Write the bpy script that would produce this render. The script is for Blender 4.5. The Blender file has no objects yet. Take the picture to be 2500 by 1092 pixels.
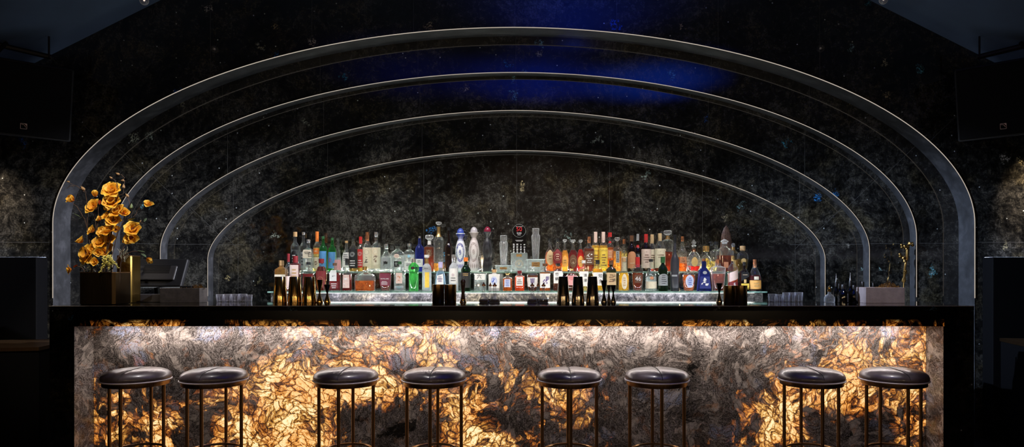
import bpy, bmesh, math, random
from mathutils import Vector, Matrix
random.seed(7)
PI = math.pi
scene = bpy.context.scene
C = scene.collection

# ------------------------------------------------------------------ camera
F = 1720.0                       # focal length in pixels of the 2500 px wide frame
CX, CY, CAMX, CAMZ = 1304.0, 660.0, 0.15, 1.32
cam_data = bpy.data.cameras.new('camera')
cam_data.sensor_width = 36.0
cam_data.lens = F / 2500 * 36.0
cam_data.shift_x = -(CX - 1250) / 2500
cam_data.shift_y = (CY - 546) / 2500
cam_data.clip_start = 0.05
cam = bpy.data.objects.new('camera', cam_data)
cam.location = (CAMX, 0, CAMZ)
cam.rotation_euler = (PI / 2, 0, 0)
C.objects.link(cam)
scene.camera = cam

# ------------------------------------------------------------------ world and exposure
world = bpy.data.worlds.new('world')
scene.world = world
world.use_nodes = True
bg = world.node_tree.nodes['Background']
bg.inputs[0].default_value = (0.6, 0.75, 1.0, 1)
bg.inputs[1].default_value = 0.004
scene.view_settings.view_transform = 'Standard'
scene.view_settings.look = 'None'
scene.view_settings.exposure = 0.0
scene.view_settings.gamma = 1.0
scene.view_settings.use_curve_mapping = False
scene.cycles.max_bounces = 8
scene.cycles.diffuse_bounces = 2
scene.cycles.glossy_bounces = 3
scene.cycles.transmission_bounces = 6
scene.cycles.transparent_max_bounces = 24
scene.cycles.sample_clamp_indirect = 4.0
scene.cycles.caustics_reflective = False
scene.cycles.caustics_refractive = False
scene.cycles.adaptive_threshold = 0.05


def light(name, kind, loc, target, power, color=(1, 1, 1), **kw):
    d = bpy.data.lights.new(name, kind)
    d.energy = power
    d.color = color
    for k, v in kw.items():
        setattr(d, k, v)
    o = bpy.data.objects.new(name, d)
    o.location = loc
    o.rotation_euler = (Vector(target) - Vector(loc)).to_track_quat('-Z', 'Y').to_euler()
    C.objects.link(o)
    return o


def strip(name, loc, target, sx, sy, power, color=(1, 1, 1)):
    return light(name, 'AREA', loc, target, power, color, shape='RECTANGLE', size=sx, size_y=sy)


# light under the bar overhang, washing the stone front and the knee space
strip('overhang_strip_light', (0, 4.525, 0.963), (0, 4.575, 0), 5.2, 0.02, 22, (1, 0.90, 0.86))
# deep blue uplight on the flat ceiling above the guests, mirrored by the polished stone
light('blue_uplight', 'SPOT', (1.7, 2.9, 2.2), (1.6, 2.95, 3.62), 620, (0.012, 0.13, 1.0), spot_size=1.35, spot_blend=1.0, shadow_soft_size=0.03)
light('blue_uplight', 'SPOT', (0.3, 2.9, 2.2), (0.2, 3.0, 3.62), 400, (0.01, 0.08, 1.0), spot_size=1.5, spot_blend=1.0, shadow_soft_size=0.03)
light('blue_uplight', 'SPOT', (-1.2, 3.2, 2.2), (-1.2, 3.2, 3.62), 80, (0.02, 0.07, 1.0), spot_size=1.6, spot_blend=1.0, shadow_soft_size=0.03)
light('blue_uplight', 'SPOT', (0.5, 4.6, 2.9), (0.5, 4.8, 3.62), 75, (0.01, 0.08, 1.0), spot_size=2.3, spot_blend=1.0, shadow_soft_size=0.03)
# cool added spots, no known fittings, brighten the arch reveals from the opposite side
light('reveal_fill_a', 'SPOT', (1.9, 4.3, 3.4), (-3.62, 5.65, 1.15), 3000, (0.86, 0.88, 1.0), spot_size=0.42, spot_blend=1.0, shadow_soft_size=0.02)
light('reveal_fill_b', 'SPOT', (-1.9, 4.3, 3.4), (3.62, 5.65, 1.15), 2700, (0.60, 0.74, 1.0), spot_size=0.42, spot_blend=1.0, shadow_soft_size=0.02)
# added fill strips, hidden below the bar top, brighten the stone niche from beneath
strip('niche_fill_a', (-1.9, 5.28, 0.97), (-1.9, 5.95, 2.3), 1.9, 0.03, 6, (0.86, 0.93, 1.0))
strip('niche_fill_b', (0.0, 5.28, 0.97), (0.0, 5.95, 2.3), 1.7, 0.03, 5, (1.0, 0.97, 0.88))
strip('niche_fill_c', (1.9, 5.28, 0.97), (1.9, 5.95, 2.3), 1.9, 0.03, 6, (0.86, 0.93, 1.0))
# added lamps brighten the unseen room wall so metal and polished stone mirror it
for x in (-3.2, 0.2, 3.4):
    light('room_fill', 'SPOT', (x, 0.9, 3.3), (x, -1.5, 1.9), 85, (1.0, 0.80, 0.62), spot_size=1.5, spot_blend=0.8, shadow_soft_size=0.05)
for x in (-2.3, -0.7, 0.9, 2.5):  # unseen point lights, added for warm streaks on the metal bar tools
    light('metal_streak_fill', 'POINT', (x, 0.7, 1.42), (x, 5, 1.4), 13, (1.0, 0.72, 0.42), shadow_soft_size=0.07)
# warm wall washers beyond the two arch ends, under the loudspeakers
light('wall_wash_a', 'SPOT', (-4.0, 5.22, 2.24), (-4.05, 5.5, 1.85), 30, (1.0, 0.78, 0.58), spot_size=1.2, spot_blend=1.0, shadow_soft_size=0.03)
light('wall_wash_b', 'SPOT', (4.1, 5.1, 2.26), (4.12, 5.5, 1.95), 85, (1.0, 0.78, 0.58), spot_size=1.2, spot_blend=1.0, shadow_soft_size=0.03)
# narrow ceiling spots: flowers, stone blocks, stools, plus added ones for the bar tools
light('flower_spot', 'SPOT', (-2.1, 3.2, 3.5), (-2.85, 4.6, 1.62), 300, (1.0, 0.86, 0.66), spot_size=0.42, spot_blend=0.6, shadow_soft_size=0.02)
light('block_spot', 'SPOT', (2.0, 4.0, 3.5), (2.5, 4.85, 1.15), 90, (1.0, 0.86, 0.78), spot_size=0.25, spot_blend=0.6, shadow_soft_size=0.02)
light('pos_spot', 'SPOT', (-1.6, 4.2, 3.5), (-2.3, 5.0, 1.2), 14, (1.0, 0.9, 0.85), spot_size=0.3, spot_blend=0.8, shadow_soft_size=0.02)
for i, x in enumerate((-1.9, -0.68, 0.6, 1.98)):
    light('stool_spot', 'SPOT', (x, 3.95, 3.5), (x, 4.05, 0.7), 170, (1.0, 0.93, 0.92), spot_size=0.27, spot_blend=0.8, shadow_soft_size=0.03)
# bottle display: light panels under the lower glass shelf and lamps over it
light('display_spot_a', 'SPOT', (-1.3, 4.7, 3.2), (-1.0, 5.85, 1.35), 165, (1.0, 0.95, 0.9), spot_size=0.9, spot_blend=0.8, shadow_soft_size=0.05)
light('display_spot_b', 'SPOT', (0.1, 4.7, 3.2), (0.0, 5.85, 1.35), 165, (1.0, 0.95, 0.9), spot_size=0.9, spot_blend=0.8, shadow_soft_size=0.05)
light('display_spot_c', 'SPOT', (1.3, 4.7, 3.2), (1.0, 5.85, 1.35), 165, (1.0, 0.95, 0.9), spot_size=0.9, spot_blend=0.8, shadow_soft_size=0.05)
for i, x in enumerate((-2.2, -1.1, 0.0, 1.1, 2.2)):
    light('bar_fill', 'SPOT', (x, 4.15, 3.5), (x, 4.9, 1.1), 34, (1.0, 0.85, 0.68), spot_size=0.5, spot_blend=0.9, shadow_soft_size=0.06)  # unseen spots, added to brighten the bar tools
# cool strips hidden on the wall ledges
strip('ledge_strip_a', (-4.9, 5.47, 1.4225), (-4.9, 5.54, 1.60), 2.3, 0.006, 1.6, (0.62, 0.72, 1.0))
strip('ledge_strip_b', (4.9, 5.47, 1.4225), (4.9, 5.54, 1.60), 2.3, 0.006, 2.4, (0.62, 0.72, 1.0))
strip('rear_ledge_strip_a', (-6.2, -1.42, 1.533), (-6.2, -1.49, 1.70), 4.0, 0.008, 2.5, (0.55, 0.66, 1.0))
strip('rear_ledge_strip_b', (6.2, -1.42, 1.533), (6.2, -1.49, 1.70), 4.0, 0.008, 4, (0.55, 0.66, 1.0))


# ------------------------------------------------------------------ node helpers
class NT:
    def __init__(self, name):
        self.m = bpy.data.materials.new(name)
        self.m.use_nodes = True
        self.t = self.m.node_tree
        self.t.nodes.clear()
        self.out = self.t.nodes.new('ShaderNodeOutputMaterial')
        self.flat = False

    def n(self, typ, inputs=None, **props):
        nd = self.t.nodes.new(typ)
        for k, v in props.items():
            setattr(nd, k, v)
        for k, v in (inputs or {}).items():
            if isinstance(v, bpy.types.NodeSocket):
                self.t.links.new(v, nd.inputs[k])
            else:
                nd.inputs[k].default_value = v
        return nd

    def _fill(self, nd, ins):
        for k, v in ins.items():
            if isinstance(v, bpy.types.NodeSocket):
                self.t.links.new(v, nd.inputs[k])
            else:
                nd.inputs[k].default_value = v

    def slab(self):
        """slab surface coordinates: along the wall and up"""
        self.flat = True
        s = self.n('ShaderNodeSeparateXYZ', {0: self.coord()})
        return self.n('ShaderNodeCombineXYZ', {0: self.math('ADD', s.outputs[0], self.math('MULTIPLY', s.outputs[1], 0.9)), 1: s.outputs[2], 2: 0.0}).outputs[0]

    def math(self, op, a, b=0.0, c=None, clamp=False):
        ins = {0: a, 1: b}
        if c is not None:
            ins[2] = c
        return self.n('ShaderNodeMath', ins, operation=op, use_clamp=clamp).outputs[0]

    def vmath(self, op, a, b=(0, 0, 0)):
        return self.n('ShaderNodeVectorMath', {0: a, 1: b}, operation=op).outputs[0]

    def coord(self):
        return self.n('ShaderNodeTexCoord').outputs['Object']

    def noise(self, vec, scale, detail=4, rough=0.55, dist=0.0, color=False):
        nd = self.n('ShaderNodeTexNoise', noise_dimensions='2D' if self.flat else '3D')
        self._fill(nd, {'Vector': vec, 'Scale': scale, 'Detail': detail, 'Roughness': rough, 'Distortion': dist})
        return nd.outputs['Color' if color else 'Fac']

    def vor(self, vec, scale, feature='F1', rand=1.0):
        nd = self.n('ShaderNodeTexVoronoi', feature=feature, voronoi_dimensions='2D' if self.flat else '3D')
        self._fill(nd, {'Vector': vec, 'Scale': scale, 'Randomness': rand})
        return nd

    def ramp(self, fac, stops, interp='LINEAR'):
        nd = self.n('ShaderNodeValToRGB', {0: fac})
        cr = nd.color_ramp
        cr.interpolation = interp
        while len(cr.elements) < len(stops):
            cr.elements.new(0.5)
        for e, (p, c) in zip(cr.elements, stops):
            e.position = p
            e.color = (c, c, c, 1) if isinstance(c, (int, float)) else (*c, 1)
        return nd.outputs[0]

    def mix(self, fac, a, b, mode='MIX'):
        nd = self.n('ShaderNodeMix', data_type='RGBA', blend_type=mode)
        for s, v in ((nd.inputs[0], fac), (nd.inputs[6], a), (nd.inputs[7], b)):
            if isinstance(v, bpy.types.NodeSocket):
                self.t.links.new(v, s)
            else:
                s.default_value = v if isinstance(v, (int, float)) else ((*v, 1) if len(v) == 3 else v)
        return nd.outputs[2]

    def step(self, v, lo, hi):
        return self.n('ShaderNodeMapRange', {'Value': v, 'From Min': lo, 'From Max': hi}, interpolation_type='SMOOTHSTEP').outputs[0]

    def end(self, shader):
        self.t.links.new(shader, self.out.inputs[0])
        return self.m

    def principled(self, **k):
        names = {'color': 'Base Color', 'rough': 'Roughness', 'metal': 'Metallic', 'ior': 'IOR', 'trans': 'Transmission Weight',
                 'emit': 'Emission Color', 'es': 'Emission Strength', 'coat': 'Coat Weight', 'coat_rough': 'Coat Roughness', 'normal': 'Normal', 'spec': 'Specular IOR Level', 'aniso': 'Anisotropic', 'sheen': 'Sheen Weight', 'sub': 'Subsurface Weight'}
        ins = {}
        for kk, v in k.items():
            if isinstance(v, tuple) and len(v) == 3:
                v = (*v, 1)
            ins[names[kk]] = v
        return self.n('ShaderNodeBsdfPrincipled', ins).outputs[0]

    def bump(self, h, strength=0.3, dist=0.01):
        return self.n('ShaderNodeBump', {'Height': h, 'Strength': strength, 'Distance': dist}).outputs[0]


_simple = {}


def simple(name, color, rough=0.5, metal=0.0, **k):
    key = (name, color, rough, metal, tuple(sorted(k.items())))
    if key not in _simple:
        t = NT(name)
        v = t.coord()
        f = t.noise(v, 60, 2)
        col = t.mix(1.0, color, t.ramp(f, [(0.3, 0.86), (0.7, 1.0)]), 'MULTIPLY')
        _simple[key] = t.end(t.principled(color=col, rough=rough, metal=metal, **k))
    return _simple[key]


# ------------------------------------------------------------------ stone materials
def dark_stone(name, gain=1.0, joints=True, flakes=1.0, rough=0.055, tint=(1, 1, 1), ior=1.75):
    t = NT(name)
    v = t.slab()
    warp = t.vmath('ADD', v, t.vmath('SCALE', t.noise(v, 2.2, 3, color=True)))
    warp.node.inputs[1].links[0].from_node.inputs['Scale'].default_value = 0.18
    big = t.noise(warp, 2.4, 6, 0.62)
    mid = t.noise(warp, 19, 6, 0.78)
    fine = t.noise(v, 70, 3, 0.75)
    base = t.ramp(t.math('ADD', t.math('MULTIPLY', big, 0.42), t.math('MULTIPLY', mid, 0.58)),
                  [(0.38, (0.0022, 0.0022, 0.0024)), (0.48, (0.010, 0.010, 0.0095)), (0.56, (0.032, 0.031, 0.027)), (0.68, (0.080, 0.077, 0.068))])
    base = t.mix(1.0, base, t.ramp(fine, [(0.32, 0.45), (0.5, 0.95), (0.68, 1.6)]), 'MULTIPLY')
    # olive and rust tinges of the mineral
    base = t.mix(t.math('MULTIPLY', t.step(t.noise(v, 3.1, 3), 0.5, 0.7), 0.5), base, t.mix(1.0, base, (1.5, 1.25, 0.65), 'MULTIPLY'))
    # iridescent flakes
    vo = t.vor(t.vmath('ADD', v, t.mix(1.0, t.noise(v, 14, 3, color=True), (0.15, 0.15, 0.15), 'MULTIPLY')), 7.5)
    pick = t.n('ShaderNodeSeparateColor', {0: vo.outputs['Color']})
    flake = t.math('MULTIPLY', t.step(pick.outputs[0], 0.955, 0.965), t.step(vo.outputs['Distance'], 0.30, 0.06))
    flake = t.math('MULTIPLY', flake, t.step(t.noise(v, 75, 3, 0.7), 0.46, 0.60))
    flake = t.math('MULTIPLY', flake, flakes)
    fcol = t.ramp(pick.outputs[1], [(0.0, (0.02, 0.10, 0.5)), (0.35, (0.05, 0.38, 0.5)), (0.6, (0.30, 0.42, 0.40)), (0.85, (0.42, 0.34, 0.16)), (1.0, (0.5, 0.5, 0.5))])
    base = t.mix(flake, base, fcol)
    sp = t.vor(v, 46)
    spk = t.n('ShaderNodeSeparateColor', {0: sp.outputs['Color']})
    base = t.mix(t.math('MULTIPLY', t.step(spk.outputs[0], 0.9955, 0.9975), t.step(sp.outputs['Distance'], 0.3, 0.1)), base, (0.55, 0.6, 0.6))
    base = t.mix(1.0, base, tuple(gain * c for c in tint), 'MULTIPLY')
    if joints:
        s = t.n('ShaderNodeSeparateXYZ', {0: t.coord()})
        x, z = s.outputs[0], s.outputs[2]
        ax = t.math('ABSOLUTE', x)
        fx = t.math('ABSOLUTE', t.math('SUBTRACT', t.math('FRACT', t.math('ADD', t.math('DIVIDE', x, 0.8), 0.5)), 0.5))
        jv = t.math('MULTIPLY', t.math('LESS_THAN', fx, 0.0014), t.math('LESS_THAN', ax, 2.5))
        jh = t.math('MULTIPLY', t.math('LESS_THAN', t.math('ABSOLUTE', t.math('SUBTRACT', z, 1.54)), 0.0014), t.math('GREATER_THAN', ax, 2.35))
        dg = t.math('ABSOLUTE', t.math('SUBTRACT', z, t.math('SUBTRACT', t.math('MULTIPLY', ax, 0.96), 0.80)))
        jd = t.math('MULTIPLY', t.math('LESS_THAN', dg, 0.0018), t.math('GREATER_THAN', ax, 2.4))
        j = t.math('MAXIMUM', t.math('MAXIMUM', jv, jh), jd)
        base = t.mix(j, base, (0.075, 0.075, 0.072))
    rg = t.ramp(mid, [(0.3, rough * 0.7), (0.7, rough * 1.6)])
    return t.end(t.principled(color=base, rough=rg, ior=ior))


def glow_stone(name, body, edge_z=None):
    """translucent quartz slab lit from behind: cells of amber and cream between dark cracks, grey crystal skin in front"""
    t = NT(name)
    v0 = t.coord()
    s0 = t.n('ShaderNodeSeparateXYZ', {0: v0})
    v = t.slab()
    w1 = t.mix(1.0, t.noise(v, 4, 3, 0.5, color=True), (0.16, 0.16, 0.16), 'MULTIPLY')
    w2 = t.mix(1.0, t.noise(v, 26, 3, 0.6, color=True), (0.014, 0.014, 0.014), 'MULTIPLY')
    wv = t.vmath('ADD', t.vmath('ADD', v, w1), w2)
    # crystals: every coarse cell has its own crack direction
    cell = t.vor(wv, 4.2)
    cs = t.n('ShaderNodeSeparateColor', {0: cell.outputs['Color']})
    rot = t.n('ShaderNodeVectorRotate', {'Vector': wv, 'Angle': t.math('MULTIPLY', cs.outputs[0], 3.14)}, rotation_type='Z_AXIS').outputs[0]
    rot = t.vmath('MULTIPLY', rot, (1.0, 1.75, 1.0))
    e1 = t.vor(rot, 15, 'DISTANCE_TO_EDGE').outputs['Distance']
    c1 = t.n('ShaderNodeSeparateColor', {0: t.vor(rot, 15).outputs['Color']})
    e2 = t.vor(rot, 36, 'DISTANCE_TO_EDGE').outputs['Distance']
    c2 = t.n('ShaderNodeSeparateColor', {0: t.vor(rot, 36).outputs['Color']})
    crack = t.math('MULTIPLY', t.ramp(e1, [(0.0, 0.05), (0.045, 0.62), (0.22, 1.0)]), t.ramp(e2, [(0.0, 0.40), (0.05, 0.80), (0.22, 1.0)]))
    crack = t.math('MULTIPLY', crack, t.ramp(t.noise(v, 42, 5, 0.75), [(0.30, 0.40), (0.50, 1.0)]))
    # hair fractures
    rot2 = t.vmath('MULTIPLY', rot, (1.0, 3.0, 1.0))
    hair = t.step(t.math('ABSOLUTE', t.math('SUBTRACT', t.noise(rot2, 7, 4, 0.65), 0.5)), 0.0, 0.035)
    crack = t.math('MULTIPLY', crack, t.math('ADD', t.math('MULTIPLY', hair, 0.3), 0.7))
    big = t.noise(wv, 2.6, 4, 0.6)
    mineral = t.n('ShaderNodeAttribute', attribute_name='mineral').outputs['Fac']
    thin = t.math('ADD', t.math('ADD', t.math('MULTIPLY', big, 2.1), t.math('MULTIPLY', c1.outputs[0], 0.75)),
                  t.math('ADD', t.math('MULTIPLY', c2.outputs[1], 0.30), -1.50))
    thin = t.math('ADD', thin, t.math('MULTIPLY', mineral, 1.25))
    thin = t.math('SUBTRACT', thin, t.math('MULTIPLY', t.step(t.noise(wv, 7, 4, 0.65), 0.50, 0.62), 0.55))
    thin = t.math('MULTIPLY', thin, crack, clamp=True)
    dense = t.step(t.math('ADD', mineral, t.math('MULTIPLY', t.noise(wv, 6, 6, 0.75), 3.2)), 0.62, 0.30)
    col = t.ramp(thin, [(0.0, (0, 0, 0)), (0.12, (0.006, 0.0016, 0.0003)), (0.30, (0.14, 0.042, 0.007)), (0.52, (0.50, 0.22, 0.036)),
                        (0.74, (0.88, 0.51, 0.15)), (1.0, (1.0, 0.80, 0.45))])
    hue = t.step(t.noise(wv, 5.5, 3, 0.6), 0.40, 0.60)
    col = t.mix(t.math('MULTIPLY', hue, 0.75), col, t.mix(1.0, col, (0.95, 0.62, 0.34), 'MULTIPLY'))
    n3 = t.noise(v, 130, 5, 0.85)
    n4 = t.noise(t.vmath('MULTIPLY', rot, (1.0, 1.7, 1.0)), 26, 5, 0.75)
    skin = t.ramp(t.math('ADD', t.math('MULTIPLY', n3, 0.6), t.math('MULTIPLY', n4, 0.4)),
                  [(0.36, (0.012, 0.010, 0.009)), (0.47, (0.085, 0.070, 0.062)), (0.56, (0.30, 0.26, 0.235)), (0.66, (0.62, 0.56, 0.52))])
    skin = t.mix(1.0, skin, t.ramp(t.noise(wv, 3.4, 5, 0.65), [(0.34, 0.50), (0.52, 0.95), (0.66, 1.35)]), 'MULTIPLY')
    cream = t.math('MULTIPLY', t.step(t.noise(wv, 7.5, 4, 0.65), 0.50, 0.57), t.math('MULTIPLY', crack, t.step(c1.outputs[2], 0.1, 0.6)))
    skin = t.mix(t.math('MULTIPLY', cream, 0.75), skin, (0.62, 0.54, 0.47))
    rust = t.step(t.noise(wv, 8.5, 4, 0.7), 0.55, 0.68)
    skin = t.mix(t.math('MULTIPLY', rust, 0.55), skin, t.mix(1.0, skin, (1.25, 0.72, 0.40), 'MULTIPLY'))
    blue = t.math('MULTIPLY', t.step(t.noise(wv, 4.3, 3, 0.5), 0.60, 0.70), t.step(e1, 0.0, 0.12))
    skin = t.mix(t.math('MULTIPLY', t.math('MULTIPLY', blue, t.step(n3, 0.40, 0.58)), 0.55), skin, (0.42, 0.50, 0.72))
    skin = t.mix(t.math('MULTIPLY', dense, 0.93), skin, (0.004, 0.004, 0.004))
    skin = t.mix(1.0, skin, (body, body, body), 'MULTIPLY')
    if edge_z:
        m = t.step(s0.outputs[2], edge_z[1], edge_z[0])  # hidden strip's glow painted into the emission, fading up from the lower edge
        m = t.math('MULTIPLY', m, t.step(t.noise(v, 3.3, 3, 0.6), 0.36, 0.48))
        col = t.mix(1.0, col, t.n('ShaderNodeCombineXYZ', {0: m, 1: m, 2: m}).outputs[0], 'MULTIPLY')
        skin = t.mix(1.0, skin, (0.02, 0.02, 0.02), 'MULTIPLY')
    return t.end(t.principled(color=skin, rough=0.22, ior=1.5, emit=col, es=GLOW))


GLOW = 1.15
M = {}
M['wall_stone'] = dark_stone('polished_dark_stone', 1.0)
M['side_stone'] = dark_stone('polished_side_stone', 1.4, joints=False, rough=0.25)
def reveal_stone():
    t = NT('honed_reveal_stone')
    v = t.coord()
    a = t.noise(v, 9, 6, .7)
    return t.end(t.principled(color=t.ramp(a, [(.3, (.010, .0105, .012)), (.5, (.024, .025, .028)), (.7, (.055, .056, .062))]), rough=.5))


M['reveal'] = reveal_stone()
M['bar_black'] = dark_stone('polished_black_stone', 0.35, joints=False, rough=0.05, ior=1.6)
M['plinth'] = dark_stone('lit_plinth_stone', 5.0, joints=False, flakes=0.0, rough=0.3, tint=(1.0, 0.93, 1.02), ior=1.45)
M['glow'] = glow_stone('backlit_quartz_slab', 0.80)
M['return'] = glow_stone('grey_quartz_slab', 0.62)
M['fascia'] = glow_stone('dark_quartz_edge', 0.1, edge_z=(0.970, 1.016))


def emitter(name, color, strength):
    t = NT(name)
    f = t.noise(t.coord(), 3, 1)
    return t.end(t.n('ShaderNodeEmission', {0: t.mix(1.0, color, t.ramp(f, [(0, 0.97), (1, 1)]), 'MULTIPLY'), 1: strength}).outputs[0])


def brushed(name, color, rough=0.3, dark=0.6, axis=(90, 90, 2)):
    t = NT(name)
    v = t.vmath('MULTIPLY', t.coord(), axis)
    f = t.noise(v, 4, 3)
    col = t.mix(1.0, color, t.ramp(f, [(0.3, dark), (0.7, 1.0)]), 'MULTIPLY')
    return t.end(t.principled(color=col, rough=rough, metal=1.0, normal=t.bump(f, 0.08, 0.002)))


def plaster(name, color, rough=0.8):
    t = NT(name)
    v = t.coord()
    f = t.noise(v, 2.0, 4)
    return t.end(t.principled(color=t.mix(1.0, color, t.ramp(f, [(0.3, 0.75), (0.7, 1.1)]), 'MULTIPLY'), rough=rough))


M['ceiling'] = plaster('navy_ceiling_paint', (0.05, 0.08, 0.14))
M['floor'] = plaster('dark_floor', (0.012, 0.011, 0.010), 0.5)
M['panelling'] = simple('black_panelling', (0.002, 0.002, 0.0025), 0.7, ior=1.15)
M['room'] = plaster('room_wall_plaster', (0.20, 0.155, 0.12))
M['arch_line'] = emitter('arch_edge_light', (1.0, 0.86, 0.72), 0.48)
M['led'] = emitter('white_led', (0.92, 0.93, 1.0), 2.2)
M['bronze'] = brushed('aged_bronze', (0.40, 0.235, 0.12), 0.30)
M['gold'] = brushed('polished_gold', (0.80, 0.50, 0.17), 0.12, 0.9)
M['gunmetal'] = brushed('black_chrome', (0.36, 0.29, 0.21), 0.10, 0.9)
M['brass'] = brushed('brushed_brass', (0.36, 0.22, 0.07), 0.36)
M['black_plastic'] = simple('black_plastic', (0.010, 0.010, 0.011), 0.45, ior=1.3)
M['black_grille'] = simple('black_grille', (0.005, 0.005, 0.005), 0.8, ior=1.15)
M['logo'] = simple('bronze_logo', (0.65, 0.42, 0.33), 0.5)


# ------------------------------------------------------------------ mesh helpers
def obj(name, bm, mat, parent=None, smooth=False, loc=(0, 0, 0), rot=(0, 0, 0)):
    me = bpy.data.meshes.new(name)
    if smooth:
        for f in bm.faces:
            f.smooth = True
    bm.to_mesh(me)
    bm.free()
    me.materials.append(mat)
    if smooth:
        try:
            me.set_sharp_from_angle(angle=math.radians(smooth if smooth is not True else 40))
        except Exception:
            pass
    o = bpy.data.objects.new(name, me)
    C.objects.link(o)
    o.parent = parent
    o.location = loc
    o.rotation_euler = rot
    return o


def thing(name, label, cat, loc=(0, 0, 0), rz=0.0, group=None):
    o = bpy.data.objects.new(name, None)
    o.empty_display_size = 0.05
    C.objects.link(o)
    o.location = loc
    o.rotation_euler = (0, 0, rz)
    tag(o, label, cat, group)
    return o


def tag(o, label, cat, group=None):
    o['label'] = label
    o['category'] = cat
    if group:
        o['group'] = group
    return o


def struct(name, bm, mat, **k):
    o = obj(name, bm, mat, **k)
    o['kind'] = 'structure'
    return o


def copy_tree(o, parent=None):
    c = o.copy()
    C.objects.link(c)
    c.parent = parent
    for ch in list(o.children):
        copy_tree(ch, c)
    return c


def box(bm, x0, x1, y0, y1, z0, z1, bevel=0.0, segs=2):
    vs = [bm.verts.new((x, y, z)) for z in (z0, z1) for x, y in ((x0, y0), (x1, y0), (x1, y1), (x0, y1))]
    fs = [(3, 2, 1, 0), (4, 5, 6, 7), (0, 1, 5, 4), (1, 2, 6, 5), (2, 3, 7, 6), (3, 0, 4, 7)]
    faces = [bm.faces.new([vs[i] for i in f]) for f in fs]
    if bevel:
        es = list({e for f in faces for e in f.edges})
        bmesh.ops.bevel(bm, geom=es, offset=bevel, segments=segs, profile=0.5, affect='EDGES')


def bx(*a, **k):
    bm = bmesh.new()
    box(bm, *a, **k)
    return bm


def lathe(bm, prof, segs=24, n=2.0, depth=1.0, cx=0, cy=0, cap=True, nfun=None):
    """prof: list of (r, z[, n[, depth]]); superelliptic section."""
    rings = []
    for p in prof:
        r, z = p[0], p[1]
        nn = p[2] if len(p) > 2 else n
        dd = p[3] if len(p) > 3 else depth
        ring = []
        for i in range(segs):
            a = 2 * PI * (i + 0.5) / segs
            c, s = math.cos(a), math.sin(a)
            k = 1.0 / (abs(c) ** nn + abs(s) ** nn) ** (1.0 / nn)
            ring.append(bm.verts.new((cx + r * k * c, cy + r * k * s * dd, z)))
        rings.append(ring)
    for a, b in zip(rings, rings[1:]):
        for i in range(segs):
            j = (i + 1) % segs
            bm.faces.new((a[i], a[j], b[j], b[i]))
    if cap:
        bm.faces.new(list(reversed(rings[0])))
        bm.faces.new(rings[-1])
    return rings


def lt(prof, **k):
    bm = bmesh.new()
    lathe(bm, prof, **k)
    return bm


def tube(bm, pts, r, segs=8, cap=True, closed=False):
    """r: radius or list of radii"""
    pts = [Vector(p) for p in pts]
    n = len(pts)
    rs = r if isinstance(r, (list, tuple)) else [r] * n
    rings = []
    up = Vector((0.13, 0.31, 0.94)).normalized()
    for i, p in enumerate(pts):
        a = pts[(i - 1) % n] if (i or closed) else p
        b = pts[(i + 1) % n] if (i < n - 1 or closed) else p
        d = (b - a).normalized()
        u = d.cross(up)
        if u.length < 1e-3:
            u = d.cross(Vector((1, 0, 0)))
        u.normalize()
        w = d.cross(u)
        rings.append([bm.verts.new(p + rs[i] * (math.cos(2 * PI * k / segs) * u + math.sin(2 * PI * k / segs) * w)) for k in range(segs)])
    m = n if closed else n - 1
    for i in range(m):
        a, b = rings[i], rings[(i + 1) % n]
        for k in range(segs):
            j = (k + 1) % segs
            bm.faces.new((a[k], a[j], b[j], b[k]))
    if cap and not closed:
        bm.faces.new(rings[0])
        bm.faces.new(list(reversed(rings[-1])))


def smooth_path(pts, per=5):
    P = [Vector(p) for p in pts]
    out = []
    for i in range(len(P) - 1):
        p0, p1, p2, p3 = P[max(i - 1, 0)], P[i], P[i + 1], P[min(i + 2, len(P) - 1)]
        for k in range(per):
            t = k / per
            out.append(0.5 * ((2 * p1) + (-p0 + p2) * t + (2 * p0 - 5 * p1 + 4 * p2 - p3) * t * t + (-p0 + 3 * p1 - 3 * p2 + p3) * t ** 3))
    out.append(P[-1])
    return out


def ball(bm, c, r, u=10, v=6, sz=1.0):
    m = Matrix.Translation(Vector(c)) @ Matrix.Diagonal((1, 1, sz, 1))
    bmesh.ops.create_uvsphere(bm, u_segments=u, v_segments=v, radius=r, matrix=m)


def P(px, py, Y):
    """world point at depth Y for a place measured in the photograph"""
    return Vector((CAMX + (px - CX) * Y / F, Y, CAMZ - (py - CY) * Y / F))


# ------------------------------------------------------------------ the arched stone wall
# each arch: plane depth, half width, springing height, exponent, rise
PLANES = [5.55, 5.76, 5.86, 5.97, 6.07]
ARCH = [(-0.01, 3.630, 1.69, 1.95, 1.543), (-0.01, 3.285, 1.59, 1.95, 1.347), (-0.01, 2.948, 1.49, 1.85, 1.159), (0.0, 2.615, 1.41, 1.85, 0.924)]


def arch_curve(k, n=120):
    xc, a, z0, e, b = ARCH[k]
    pts = [(xc - a, z) for z in (0.0, 0.5, 0.9, 1.1, 1.25)]
    for i in range(n + 1):
        th = PI * (1 - i / n)
        c, s = math.cos(th), math.sin(th)
        pts.append((xc + a * math.copysign(abs(c) ** (2 / e), c), z0 + b * abs(s) ** (2 / e)))
    pts += [(xc + a, z) for z in (1.25, 1.1, 0.9, 0.5, 0.0)]
    return pts


def outer_curve(n=120):
    pts = [(-8.0, z) for z in (0.0, 0.5, 0.9, 1.1, 1.25)]
    for i in range(n + 1):
        th = PI * (1 - i / n)
        c, s = math.cos(th), math.sin(th)
        m = max(abs(c), abs(s))
        pts.append((8.0 * c / m, 1.69 + 3.3 * s / m))
    pts += [(8.0, z) for z in (1.25, 1.1, 0.9, 0.5, 0.0)]
    return pts


bm = bmesh.new()


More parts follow.
